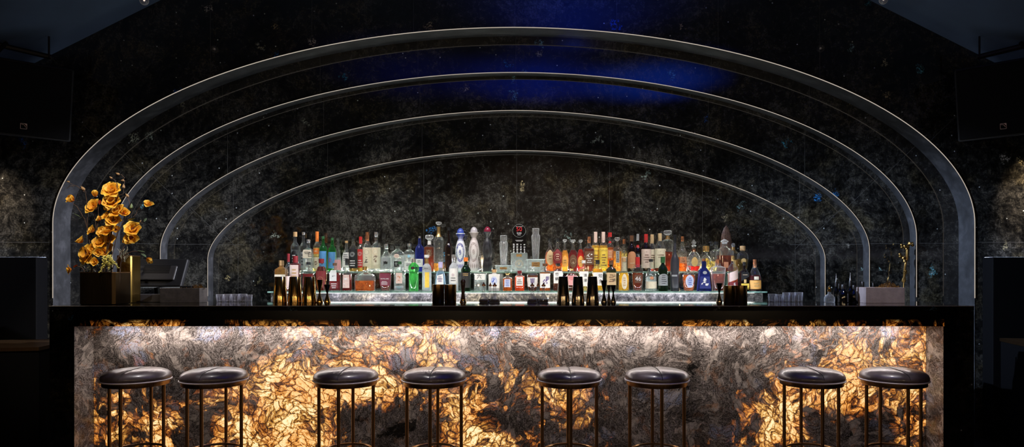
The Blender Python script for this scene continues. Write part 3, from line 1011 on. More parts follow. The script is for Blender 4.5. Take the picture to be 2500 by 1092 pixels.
def blot(lab, x, y, z, w, h, ink, seed=1, name='emblem'):
    """small inked drawing: an irregular leafy figure"""
    rnd = random.Random(seed)
    bm = bmesh.new()
    for k in range(7):
        cx, cz = x + rnd.uniform(-w, w) * 0.6, z + rnd.uniform(-h, h) * 0.7
        a = rnd.uniform(0, PI)
        l, t = rnd.uniform(0.35, 0.8) * max(w, h), rnd.uniform(0.10, 0.25) * min(w, h)
        ca, sa = math.cos(a), math.sin(a)
        vs = [bm.verts.new((cx + q * ca - s * sa, y - 0.0001 * k, cz + q * sa + s * ca)) for q, s in ((-l / 2, 0), (0, -t), (l / 2, 0), (0, t))]
        bm.faces.new(vs)
    return obj(name, bm, INK[ink], lab)


PLACED = {'U': [], 'L': []}
LIMIT = {'U': (5.800, 6.064), 'L': (5.662, 5.790)}
DEPTH = {'square': .8, 'squat': .7, 'box': .7, 'orb': .6, 'jug': .7, 'oval': .55, 'wide': .7, 'brick': .45, 'pyramid': .8, 'trapez': .9, 'decanter': .9}


def settle(row, cx, wpx, Y, yoff, dep):
    """nudge a bottle forward or back until it clears its neighbours on the shelf"""
    lo, hi = LIMIT[row]
    best = None
    for k in range(0, 24):
        for sg in (1, -1):
            y = Y + yoff + sg * k * .006
            s = y / F
            x, r = P(cx, 600, y).x, wpx * .5 * s
            rd = r * dep
            if y - rd < lo or y + rd > hi:
                continue
            gap = min([max(abs(x - q[0]) - r - q[2], abs(y - q[1]) - rd - q[3]) for q in PLACED[row]] + [9])
            if gap < .0012:      # boxes meet: let round ones use the true distance
                gap = min([math.hypot((x - q[0]) / (r + q[2]), (y - q[1]) / (rd + q[3])) - 1.012 for q in PLACED[row]] + [9]) * .1
            if best is None or gap > best[0] + 1e-6:
                best = (gap, y, x, r, rd)
            if gap >= .0:
                PLACED[row].append((x, y, r, rd))
                return y
    if best is None:
        y = (lo + hi) / 2
        best = (0, y, P(cx, 600, y).x, wpx * .5 * y / F, wpx * .5 * y / F * dep)
    PLACED[row].append(best[2:3] + best[1:2] + best[3:])
    if best[0] < 0:
        print('TIGHT', row, cx, round(best[0], 4))
    return best[1]


ROWS = {'U': (5.945, Z2), 'L': (5.735, Z1)}
MAX_SH = 20


def bottle(row, cx, top, wpx, shape, glass, liquid, fill, cap, desc, labels=(), base=None, cat='bottle', yoff=0.0, caph=None, capw=None, name='bottle', neckfoil=None, rz=None):
    Y, zb = ROWS[row]
    Y = settle(row, cx, wpx, Y, yoff, DEPTH.get(shape, 1.0))
    pb = P(cx, base or 660, Y)
    zt = P(cx, top, Y).z
    H = zt - zb
    R_ = wpx * 0.5 * Y / F
    t = thing(name, desc, cat, (pb.x, Y, zb), 0.0, 'bottles on the %s glass shelf' % ('upper' if row == 'U' else 'lower'))
    S = SHAPES[shape]
    cs = S[-1][0]
    ex = lambda s, k=1.0, inset=0.0: [(max(p[1] * R_ * k - inset, 0.0006), p[0] * H, p[2] if len(p) > 2 else 2, p[3] if len(p) > 3 else 1) for p in s]
    segs = 28 if wpx > 20 else 20
    obj('glass_body' if glass not in ('white', 'grey') else 'bottle_body', lt(ex(S), segs=segs), GL[glass], t, smooth=35)
    if liquid:
        L = [(0.02, prof_at(S, 0.02)[1], prof_at(S, .02)[2], prof_at(S, .02)[3])]
        L += [p for p in S if 0.03 < p[0] < fill] + [tuple([fill] + prof_at(S, fill)[1:])]
        prof = ex(L, 0.93)
        obj('drink', lt(prof, segs=segs), LQ[liquid], t, smooth=35)
    # closure
    rn = prof_at(S, cs)[1] * R_
    cw = capw * R_ if capw else rn * 1.25
    c0 = (caph or cs) * H
    if cap == 'stopper':
        hh = H - cs * H
        obj('stopper', lt([(rn * .8, cs * H - .002), (rn * 1.0, cs * H + hh * .15), (rn * 1.9, cs * H + hh * .3), (rn * 2.0, cs * H + hh * .85), (rn * 1.5, H)], segs=12), GL['crystal'], t, smooth=20)
    elif cap == 'fleur':
        hh = H - cs * H
        bm = bmesh.new()
        z = cs * H
        lathe(bm, [(rn, z - .002), (rn * 1.5, z + hh * .08), (rn * .7, z + hh * .2)], segs=12)
        for dx, dz, r in ((0, .35, .20), (-.22, .55, .15), (.22, .55, .15), (0, .82, .17)):
            ball(bm, (dx * hh, 0, z + dz * hh), r * hh, 10, 7)
        obj('stopper', bm, GL['crystal'], t, smooth=True)
    elif cap == 'point':
        hh = H - cs * H
        z = cs * H
        obj('stopper', lt([(rn * .9, z - .002), (rn * 1.4, z + hh * .05), (rn * .8, z + hh * .18), (rn * 1.7, z + hh * .35), (rn * 1.9, z + hh * .5), (rn * 1.0, z + hh * .8), (.001, H)], segs=8), GL['crystal'], t, smooth=20)
    elif cap == 'ballstop':
        hh = H - cs * H
        bm = bmesh.new()
        ball(bm, (0, 0, cs * H + hh * .55), hh * .45, 12, 8)
        lathe(bm, [(rn, cs * H - .001), (rn * .8, cs * H + hh * .3)], segs=12)
        obj('stopper', bm, GL['crystal'], t, smooth=True)
    elif cap:
        a = min(c0, cs * H - 0.004)
        obj('cap', lt([(cw * .96, a), (cw, a + .001), (cw, H - .0015), (cw * .9, H)], segs=16), capmat(cap), t, smooth=35)
    if neckfoil:
        c, h0, h1 = neckfoil
        pr = [(prof_at(S, h0 + (h1 - h0) * i / 4)[1] * R_ + .0012, (h0 + (h1 - h0) * i / 4) * H) for i in range(5)]
        obj('neck_foil', lt(pr, segs=16), capmat(c), t, smooth=35)
    for lb in labels:
        k = dict(lb)
        h0, h1 = k.pop('h')
        c = k.pop('c')
        wf = k.pop('w', 0.85)
        shp = k.pop('shape', 'rect')
        lab = label_patch(S, H, R_, h0, h1, wf, paper(c), t, shape=shp, tilt=k.pop('tilt', 0.0), xoff=k.pop('xoff', 0.0))
        hm = (h0 + h1) / 2
        r_, n_, d_ = prof_at(S, hm)[1:]
        rr = max(prof_at(S, h0 + 0.01)[1], prof_at(S, h1 - 0.01)[1], r_) * R_
        yy = -(rr * d_ + 0.0024)
        if 'text' in k:
            for tx, fx, fz, fs, ink in k['text']:
                lettering(tx, lab, fx * rr, yy, (h0 + (h1 - h0) * fz) * H, fs * rr, INK[ink])
        if 'lines' in k:
            ink, rows, f0, f1 = k['lines']
            print_lines(lab, rr, d_ if n_ > 3 else 1, (h0 + (h1 - h0) * f0) * H, (h0 + (h1 - h0) * f1) * H, rr * wf * .72, ink, rows)
        if 'ring' in k:
            ink, fz, fr, turns = k['ring']
            ring_mark(lab, 0, yy, (h0 + (h1 - h0) * fz) * H, fr * rr, ink, turns)
        if 'blot' in k:
            ink, fz, fw, fh = k['blot']
            blot(lab, 0, yy, (h0 + (h1 - h0) * fz) * H, fw * rr, fh * rr, ink, seed=int(cx))
    return t


D = dict
B = bottle
PLACED['U'].append((P(1773, 600, 6.03).x, 6.03, .062, .028))
for cx_, w_, d_ in ((1124.3, 25, 1), (1157.2, 26, 1), (1190, 25, 1), (1229.5, 42, .7), (1267.5, 41, .5), (1308, 46, .7)):
    PLACED['U'].append((P(cx_, 600, 5.92).x, 5.92, w_ * .5 * 5.92 / F, w_ * .5 * 5.92 / F * d_))
# ---- upper shelf, from the left
B('U', 720.5, 566.5, 20, 'tall', 'clear', 'water', .55, 'cork', 'tall clear bottle with cork and a dark arched label, first on the upper shelf', [D(h=(.12, .52), c='black', w=.7, shape='arch', lines=('white', 4, .1, .8))], caph=.88, capw=.5)
B('U', 741, 567, 19, 'tall', 'clear', 'water', .5, 'silver', 'tall clear bottle with silver cap rising behind the white-labelled gin', [D(h=(.1, .5), c='grey', w=.6, lines=('dark', 4, .1, .9))], yoff=.03, capw=.42)
B('U', 753, 585, 24, 'square', 'clear', 'water', .62, 'silver', 'square clear bottle with broad cream label and one big brush character', [D(h=(.42, .68), c='cream', w=.98, lines=('dark', 2, .45, .8), text=[('白', .62, .40, 1.1, 'dark')])], yoff=-.03)
B('U', 774, 565.6, 17, 'tall', 'clear', 'pale', .6, 'orange', 'slim bottle with long orange capsule and orange band label', [D(h=(.44, .58), c='orange', w=.9, lines=('cream', 1, .3, .7)), D(h=(.08, .36), c='cream', w=.8, blot=('brown', .5, .6, .8))], caph=.75, capw=.48)
B('U', 789, 577, 19, 'std', 'green', None, 0, 'green', 'green bottle with a sky blue landscape label, nearer the orange capsule', [D(h=(.12, .58), c='blue', w=.85, blot=('dark', .3, .7, .5))])
B('U', 811, 581, 19, 'std', 'green', None, 0, 'green', 'green bottle with blue label beside the clear conical bottle', [D(h=(.10, .58), c='blue', w=.85, blot=('red', .5, .6, .6))])
B('U', 825, 578, 19, 'cone', 'clear', 'water', .4, None, 'slender clear cone-shaped bottle with a pink label and lime green dot', [D(h=(.05, .34), c='pink', w=.95, xoff=-.05, ring=('teal', .8, .3, 1))])
B('U', 846, 588, 20, 'slope', 'clear', 'water', .6, 'cork', 'clear bottle with white label and cork beside the clear cone-shaped bottle', [D(h=(.16, .62), c='white', w=.95, lines=('dark', 4, .4, .9))])
B('U', 862.6, 578, 21, 'std', 'clear', 'olive', .6, 'black', 'bottle with black label carrying a white spiral', [D(h=(.10, .64), c='black', w=.98, ring=('white', .72, .6, 3), lines=('white', 3, .08, .45))], capw=.36)
B('U', 880.5, 578, 18, 'std', 'clear', 'olive', .6, 'red', 'bottle with red capsule and red label carrying a white spiral', [D(h=(.12, .64), c='red', w=.98, ring=('white', .74, .6, 3), lines=('white', 3, .08, .45))], capw=.42, caph=.80)
B('U', 897, 567, 22, 'tall', 'clear', 'water', .6, 'copper', 'tall bottle with copper capsule and cream label picturing a dark tree', [D(h=(.08, .61), c='cream', w=.98, blot=('dark', .42, .45, .9), ring=('brown', .78, .55, 1))], capw=.44, caph=.78)
B('U', 918.5, 567, 22, 'tall', 'clear', 'water', .6, 'silver', 'tall bottle with silver cap and cream label picturing a winged figure', [D(h=(.08, .61), c='cream', w=.98, blot=('brown', .5, .4, 1.1), ring=('gold', .80, .6, 1))], capw=.44, caph=.88)
B('U', 943, 596, 25, 'slope', 'clear', 'water', .55, 'silver', 'stout clear bottle with sloping shoulders and grey label', [D(h=(.10, .52), c='grey', w=.85, blot=('dark', .5, .6, .6))], capw=.40, caph=.82)
B('U', 970.5, 596, 35, 'jug', 'clear', 'water', .6, 'black', 'broad round clear jug bottle with a small rose seal', [D(h=(.50, .64), c='rose', w=.28, shape='oval', ring=('brown', .5, .12, 1)), D(h=(.18, .38), c='black', w=.3, lines=('white', 2, .2, .8))], capw=.36)
B('U', 999.5, 595, 24, 'squat', 'clear', 'water', .62, 'silver', 'clear bottle with silver cap, tiny blue seal and low white label', [D(h=(.50, .60), c='sky', w=.3, shape='oval'), D(h=(.08, .36), c='white', w=.98, lines=('dark', 2, .4, .8))], capw=.46)
B('U', 1024.5, 577, 21, 'std', 'cobalt', None, 0, 'silver', 'cobalt blue bottle with small white label and silver pourer', [D(h=(.14, .36), c='white', w=.75, lines=('dark', 2, .5, .9))], capw=.3)
B('U', 1048.3, 574, 25, 'decanter', 'clear', 'dark', .67, 'stopper', 'square-shouldered dark amber decanter with white collar and glass stopper', [D(h=(.42, .60), c='brown', w=.6, ring=('cream', .7, .25, 1), lines=('cream', 2, .0, .45))], neckfoil=('white', .74, .84))
B('U', 1071, 542, 24, 'tall', 'clear', 'gold', .17, 'stopper', 'tallest bottle on the shelf, pale gold with long gold capsule and crystal stopper', [], neckfoil=('gold', .70, .90))
B('U', 1095.7, 556, 19, 'longneck', 'brown', None, 0, 'black', 'tall dark brown bottle beside the blue and white ceramic one', [], capw=.42)
# ---- right half of the upper shelf
B('U', 1343, 583, 24, 'oval', 'clear', 'amber', .60, 'black', 'oval flask with cream ring seal beside the tall crystal trophy', [D(h=(.20, .66), c='tan', w=.62, shape='oval', ring=('cream', .5, .55, 1), lines=('brown', 2, .35, .65))], yoff=.03)
B('U', 1361, 582, 25, 'oval', 'clear', 'amber', .60, 'black', 'oval flask with dark red oval label ringed in cream', [D(h=(.18, .68), c='dkred', w=.66, shape='oval', ring=('cream', .5, .62, 1), lines=('cream', 3, .35, .75))])
B('U', 1379, 585, 18, 'oval', 'clear', 'gold', .66, 'stopper', 'narrow golden flask with orange oval label', [D(h=(.14, .50), c='oranget', w=.6, shape='oval', ring=('gold', .5, .5, 1), lines=('brown', 2, .35, .65))])
B('U', 1399, 586, 23, 'oval', 'clear', 'red', .68, 'stopper', 'dark red flask with brown oval label ringed in cream', [D(h=(.12, .54), c='brown', w=.62, shape='oval', ring=('cream', .5, .58, 1), blot=('cream', .4, .35, .35))])
B('U', 1417.6, 586, 18, 'oval', 'clear', 'ruby', .70, 'stopper', 'narrow red-brown flask with orange oval label', [D(h=(.14, .50), c='oranget', w=.6, shape='oval', lines=('brown', 2, .35, .65))])
B('U', 1438, 578, 25, 'square', 'clear', 'dark', .66, 'copper', 'square dark amber bottle with white script across its front', [D(h=(.20, .58), c='brown', w=.9, blot=('white', .72, .8, .4), lines=('white', 3, .10, .55))], caph=.82, capw=.34)
B('U', 1454, 566.5, 20, 'tall', 'clear', 'yellow', .66, 'rose', 'tall bottle with rose capsule and yellow label, behind its twin', [D(h=(.08, .60), c='yellow', w=.95, text=[('TAYLOR', 0, .86, .42, 'brown')], lines=('brown', 5, .1, .7))], caph=.74, capw=.42, yoff=.02)
B('U', 1473, 566.5, 21.5, 'tall', 'clear', 'yellow', .66, 'rose', 'tall bottle with rose capsule and yellow label, in front of its twin', [D(h=(.08, .60), c='yellow', w=.98, text=[('TAYLOR', 0, .88, .44, 'brown')], lines=('brown', 5, .1, .72))], caph=.74, capw=.42)
B('U', 1489, 568, 17, 'square', 'clear', 'amber', .62, 'red', 'amber bottle with red wax cap and red neck seal', [D(h=(.34, .56), c='copper', w=.85, lines=('cream', 3, .1, .9))], capw=.55, neckfoil=('red', .73, .78), yoff=.02)
B('U', 1507, 580, 20, 'square', 'clear', 'gold', .60, 'stopper', 'faceted clear bottle with pale gold spirit and dark upright characters', [D(h=(.26, .60), c='grey', w=.45, lines=('dark', 5, .05, .95))])
B('U', 1523.5, 584, 18, 'longneck', 'clear', 'pale', .58, 'copper', 'slim straw-coloured bottle with bronze cap and long cream label', [D(h=(.02, .46), c='cream', w=.8, lines=('dark', 3, .6, .9))], capw=.42, caph=.86)
B('U', 1542, 575.6, 21, 'std', 'brown', 'brownish', .6, 'brown', 'dark brown bottle with copper label and a small heart', [D(h=(.10, .56), c='copper', w=.95, shape='arch', blot=('gold', .75, .18, .2), lines=('cream', 1, .25, .35))], capw=.46, caph=.84)
B('U', 1557, 571.6, 17, 'longneck', 'brown', 'red', .5, 'grey', 'narrow dark bottle with red wax neck band and white crossed marks', [D(h=(.34, .50), c='black', w=.8, blot=('white', .5, .6, .5))], capw=.40, caph=.82, neckfoil=('red', .64, .71))
B('U', 1577, 572, 24, 'std', 'brown', 'brownish', .58, 'red', 'dark bottle with red capsule and large rose-beige label', [D(h=(.10, .60), c='rose', w=.98, blot=('brown', .85, .2, .12), lines=('brown', 4, .25, .75))], caph=.78, capw=.40)
B('U', 1592, 573, 20, 'std', 'clear', 'dark', .55, 'tan', 'bottle with tan capsule and cream label half hidden between two neighbours', [D(h=(.08, .60), c='cream', w=.98, lines=('brown', 3, .4, .75))], caph=.76, capw=.44, yoff=.03)
B('U', 1611, 570, 26, 'std', 'clear', 'dark', .14, 'tan', 'round-shouldered clear bottle with tan capsule and cream label', [D(h=(.10, .60), c='cream', w=.98, blot=('brown', .86, .15, .12), lines=('brown', 2, .5, .72))], caph=.80, capw=.38)
B('U', 1630, 563, 26, 'trapez', 'clear', 'dark', .48, 'stopper', 'wedge-shaped crystal decanter, half full of dark spirit, with gold collar', [], neckfoil=('gold', .79, .87), yoff=.01)
B('U', 1666, 577.5, 22, 'slope', 'clear', 'amber', .42, 'copper', 'slope-shouldered amber bottle with brown stopper beside the tall black bottle', [D(h=(.24, .42), c='copper', w=.6, lines=('brown', 2, .2, .8))], capw=.36, caph=.86)
B('U', 1694, 586, 34, 'orb', 'clear', 'ruby', .18, 'fleur', 'round decanter with trefoil crystal stopper and a little red spirit', [D(h=(.16, .46), c='gold', w=.35, shape='oval')], neckfoil=('copper', .63, .72))
B('U', 1723.5, 600.6, 29, 'orb', 'clear', 'pale', .30, 'gold', 'round decanter with gold cap and bright yellow flower on the glass', [D(h=(.26, .52), c='yellow', w=.40, shape='oval', blot=('gold', .5, .5, .5))], capw=.55)
B('U', 1748.5, 590, 26, 'square', 'clear', 'pale', .35, 'black', 'clear square bottle with black cap beside the yellow flower decanter', [D(h=(.12, .34), c='cream', w=.5)], yoff=.01)
B('U', 1769, 584, 40, 'wide', 'clear', 'dark', .50, 'point', 'broad crystal decanter of dark spirit with pointed stopper', [D(h=(.12, .30), c='copper', w=.3)])
B('U', 1790, 594, 28, 'wide', 'clear', 'gold', .42, 'ballstop', 'crystal decanter with round ball stopper and gold collar', [D(h=(.15, .4), c='gold', w=.35)], neckfoil=('gold', .74, .86), yoff=.02)
B('U', 1813, 600.6, 27, 'jug', 'clear', 'olive', .5, 'cork', 'clear jug bottle with large cork, last on the upper shelf', [D(h=(.3, .52), c='gold', w=.35, shape='oval')], capw=.5, caph=.82)
# ---- lower shelf, from the left
B('L', 687, 636, 30, 'squat', 'clear', 'gold', .84, 'cork', 'arch-shouldered gold bottle with cork, first on the lower shelf', [D(h=(.26, .54), c='cream', w=.92, lines=('dark', 1, .3, .7))], capw=.40, caph=.83)
B('L', 704, 619.6, 15, 'tall', 'clear', 'pink', .4, 'dkred', 'slender bottle with dark red and white capsule behind the first gold bottle', [D(h=(.1, .4), c='rose', w=.8)], caph=.78, capw=.46, yoff=.03)
B('L', 721, 625, 26, 'box', 'clear', 'red', .80, 'dkred', 'deep red square bottle with rose-beige label behind the second gold shaker', [D(h=(.28, .74), c='rose', w=.88, lines=('gold', 3, .2, .8))], capw=.5, caph=.80)
B('L', 753, 640, 25.6, 'squat', 'clear', 'red', .60, 'black', 'red bottle with pale arched line label behind the third gold shaker', [D(h=(.22, .50), c='dkred', w=.88, shape='arch', ring=('white', .5, .6, 1))], capw=.40)
B('L', 784.6, 632, 26, 'jug', 'clear', 'red', .76, 'dkred', 'rounded dark red bottle wrapped in fine gold diamond netting', [D(h=(.1, .62), c='dkred', w=.9, ring=('gold', .5, .5, 1))], capw=.5, caph=.86)
B('L', 817.6, 642.5, 25.6, 'squat', 'clear', 'red', .66, 'brown', 'red square bottle with white label showing one slanted brush stroke', [D(h=(.36, .74), c='white', w=.72, xoff=-.15, blot=('dark', .45, .6, .18)), D(h=(.06, .32), c='dkred', w=.9, lines=('white', 3, .1, .9))], capw=.40)
B('L', 847.4, 632, 24, 'bell', 'clear', 'red', .50, 'black', 'clear-shouldered bottle with black cap and white and rose label', [D(h=(.1, .5), c='rose', w=.55, blot=('white', .5, .5, .9))], capw=.40, caph=.80)
B('L', 891, 651, 46, 'wide', 'clear', 'amber', .42, 'gold', 'broad low decanter of amber spirit with square gold stopper', [], capw=.26)
B('L', 941, 639, 29, 'jug', 'clear', 'dark', .62, 'black', 'round-shouldered bottle with wine red label between decanter and clear gin', [D(h=(.18, .60), c='maroon', w=.98, text=[('100 PILLARS', 0, .56, .28, 'white')], lines=('white', 3, .08, .40))], capw=.34)
B('L', 976, 639, 26, 'squat', 'clear', 'water', .6, 'green', 'clear square bottle with dark green cap and pale rose figure label', [D(h=(.26, .62), c='rose', w=.62, blot=('copper', .5, .4, .6)), D(h=(.04, .18), c='grey', w=.92, lines=('teal', 2, .1, .9))], capw=.36)
B('L', 1010, 632, 26, 'bulb', 'lime', 'water', .6, 'silver', 'bright green fluted bottle with bulbous shoulder and red seal', [D(h=(.66, .76), c='black', w=.28, shape='oval', ring=('red', .5, .12, 1))], capw=.42, caph=.88)
B('L', 1042, 622.7, 22.5, 'std', 'frost', None, 0, 'white', 'frosted white bottle with gold neck band and upright orange stripe', [D(h=(.10, .52), c='yellow', w=.36, xoff=.2), D(h=(.58, .68), c='grey', w=.8, lines=('dark', 1, .3, .7))], capw=.55, caph=.93, neckfoil=('gold', .76, .90))
B('L', 1075.5, 640, 27.5, 'pyramid', 'ice', 'water', .5, 'lilac', 'pale blue tapered bottle with a tilted square white label', [D(h=(.20, .56), c='white', w=.75, tilt=.03, lines=('purple', 3, .3, .9))], capw=.40, caph=.80)
B('L', 1107.4, 621.7, 22.5, 'std', 'frost', None, 0, 'silver', 'frosted white bottle with clear neck and small purple star', [D(h=(.22, .62), c='white', w=.9, blot=('purple', .55, .22, .22), lines=('dark', 2, .1, .42), ring=('red', .55, .25, 1))], capw=.45, caph=.80)
B('L', 1137.4, 629, 24, 'std', 'dgreen', None, 0, 'orange', 'dark green bottle with orange cap and black label', [D(h=(.10, .56), c='black', w=.95, lines=('gold', 2, .75, .95))], capw=.45, caph=.88)
B('L', 1172.3, 654, 29, 'box', 'clear', 'water', .7, 'silver', 'short square clear bottle with white label and one brush character', [D(h=(.48, .74), c='white', w=.92, text=[('六', -.1, .5, .85, 'dark')])], capw=.34)
B('L', 1206.6, 658, 27, 'box', 'white', None, 0, 'cork', 'square white bottle with round blue flower print and cork', [D(h=(.28, .68), c='lblue', w=.62, shape='oval', blot=('blue', .5, .5, .5), ring=('blue', .5, .5, 1))], capw=.45, caph=.86)
B('L', 1239, 667, 23, 'squat', 'clear', 'amber', .70, 'gold', 'small amber bottle with lilac-grey label, beside the white flower bottle', [D(h=(.22, .66), c='lblue', w=.68, lines=('blue', 4, .1, .9))], capw=.45)
B('L', 1268.6, 661, 23.5, 'squat', 'clear', 'orange', .72, 'dkred', 'bright orange-red bottle with white label and dark red cap', [D(h=(.26, .70), c='white', w=.75, blot=('red', .9, .2, .1), lines=('grey' if False else 'brown', 3, .15, .75))], capw=.48, caph=.84)
B('L', 1300, 651, 26.5, 'jug', 'clear', 'brownish', .64, 'stopper', 'faceted amber bottle with crystal cap and white label with plum brushwork', [D(h=(.18, .56), c='white', w=.95, text=[('響', 0, .6, 1.0, 'purple')], lines=('red', 1, .08, .2))])
B('L', 1330.5, 644, 26.5, 'squat', 'clear', 'amber', .68, 'brown', 'bottle with brown cap and white label painted with purple leaves', [D(h=(.12, .64), c='white', w=.98, blot=('purple', .45, .6, .6), text=[('響', .45, .65, .75, 'purple')])], capw=.46)
B('L', 1362.5, 643.4, 24, 'squat', 'clear', 'brownish', .82, 'black', 'dark gold bottle with white label, upright brush characters, before the first black shaker', [D(h=(.28, .72), c='white', w=.98, text=[('竹', -.25, .72, .75, 'dark'), ('鶴', -.25, .35, .75, 'dark')])], capw=.44)
B('L', 1396, 655.3, 28, 'jug', 'clear', 'brownish', .80, 'gold', 'round-shouldered bottle with salmon pink label between black shakers', [D(h=(.26, .68), c='pink', w=.95, lines=('red', 3, .5, .9))], capw=.30)
B('L', 1425, 636, 23, 'squat', 'clear', 'pale', .72, 'white', 'straw-coloured bottle with white cap and cursive white label', [D(h=(.16, .64), c='white', w=.98, text=[('浪', .3, .72, .75, 'dark'), ('漫', .3, .38, .75, 'dark')])], capw=.42)
B('L', 1459, 635, 25.5, 'squat', 'clear', 'yellow', .72, 'black', 'yellow bottle with black cap and white label behind the third black shaker', [D(h=(.18, .60), c='white', w=.98, text=[('知', .45, .72, .8, 'dark'), ('多', .5, .3, .8, 'dark')])], capw=.40, caph=.86)
B('L', 1492, 636, 24.5, 'squat', 'olive', 'olive', .6, 'brown', 'olive gold bottle with beige label and two upright characters', [D(h=(.20, .60), c='tan', w=.98, lines=('brown', 4, .2, .9), text=[('山', .5, .75, .6, 'dark'), ('崎', .5, .4, .6, 'dark')])], capw=.42, caph=.86)
B('L', 1523, 629.7, 26, 'bell', 'clear', 'yellow', .55, 'cork', 'golden bottle with long cork-topped neck and oval cream label', [D(h=(.05, .52), c='cream', w=.42, shape='oval', lines=('gold', 4, .2, .8))], capw=.36, caph=.88)
B('L', 1556.6, 628, 27.5, 'jug', 'clear', 'dark', .54, 'red', 'dark amber bottle with dripping red wax top and two large numerals', [D(h=(.24, .48), c='brown', w=.5, text=[('46', 0, .5, 1.1, 'white')])], capw=.40, caph=.70, neckfoil=('red', .78, .92))
B('L', 1589.3, 633, 27.5, 'bell', 'clear', 'water', .45, 'black', 'clear bottle with black cap and low blank cream label', [D(h=(.08, .30), c='cream', w=.98), D(h=(.36, .46), c='copper', w=.25, shape='oval')], capw=.36, caph=.93)
B('L', 1618.3, 627, 23.5, 'std', 'dgreen', None, 0, 'green', 'dark green bottle with black and grey label beside the tall black bottle', [D(h=(.16, .50), c='grey', w=.95, shape='arch', lines=('dark', 5, .1, .95))], capw=.46, caph=.82)
B('L', 1647.6, 574, 21, 'longneck', 'grey', None, 0, 'black', 'very tall matt black bottle rising past both glass shelves', [D(h=(.26, .29), c='grey', w=.5, xoff=-.3)], capw=.36, caph=.85)
B('L', 1681.7, 651.5, 31, 'jug', 'clear', 'amber', .66, 'crystal', 'round amber bottle with a mauve and white oval crest label', [D(h=(.14, .66), c='lblue', w=.5, shape='oval', ring=('blue', .55, .35, 1), lines=('blue', 4, .15, .85))], capw=.34)
B('L', 1718.6, 632, 33, 'pyramid', 'cobalt', None, 0, 'copper', 'dark blue patterned flask with amber stopper and grey seal', [D(h=(.52, .62), c='grey', w=.45, shape='oval'), D(h=(.08, .45), c='navy', w=.9, blot=('white', .5, .9, .9))], capw=.25, caph=.78)
B('L', 1753, 634, 34, 'trapez', 'crystal', 'dark', .55, 'copper', 'wide cut-crystal decanter of dark amber spirit behind the lone jigger', [], capw=.34, caph=.82)
B('L', 1789, 624.6, 24.5, 'std', 'clear', 'orange', .5, 'gold', 'orange-red bottle with slanted white label behind the gold cups', [D(h=(.30, .56), c='rose', w=.98, tilt=.07), D(h=(.1, .26), c='dkred', w=.9, blot=('white', .4, .3, .6))], capw=.36, caph=.85)
B('L', 1816.7, 640, 21, 'square', 'brown', 'brownish', .6, 'black', 'dark square bottle with slanted black label and yellow base label', [D(h=(.42, .70), c='black', w=.98, tilt=.08, lines=('cream', 1, .4, .6)), D(h=(.06, .26), c='yellow', w=.98, lines=('brown', 1, .3, .7)), D(h=(.28, .40), c='gold', w=.3)], capw=.36)
B('L', 1842.7, 633.6, 30, 'bell', 'clear', 'red', .5, 'copper', 'deep red cognac bottle with copper capsule and orange base label, last on the lower shelf', [D(h=(.06, .34), c='oranget', w=.98, lines=('gold', 2, .2, .8)), D(h=(.36, .46), c='cream', w=.3)], capw=.30, caph=.74)

# extra glass: long copper capsules sit over the neck as real sleeves already; bottle netting
net = [o for o in bpy.data.objects if o.get('label', '').startswith('rounded dark red bottle wrapped')][0]
bm = bmesh.new()
H_ = P(784, 632, 5.745).z - Z1
R_ = 13 * 5.745 / F
for sgn in (1, -1):
    for k in range(8):
        pts = []
        for i in range(13):
            h = .04 + .70 * i / 12
            r, n, d = prof_at(SHAPES['jug'], h)[1:]
            x, y = sect(r * R_ + .0015, n, d, 2 * PI * k / 8 + sgn * h * 2.2)
            pts.append((x, y, h * H_))
        tube(bm, pts, .0006, segs=4)
obj('netting', bm, capmat('gold'), net)

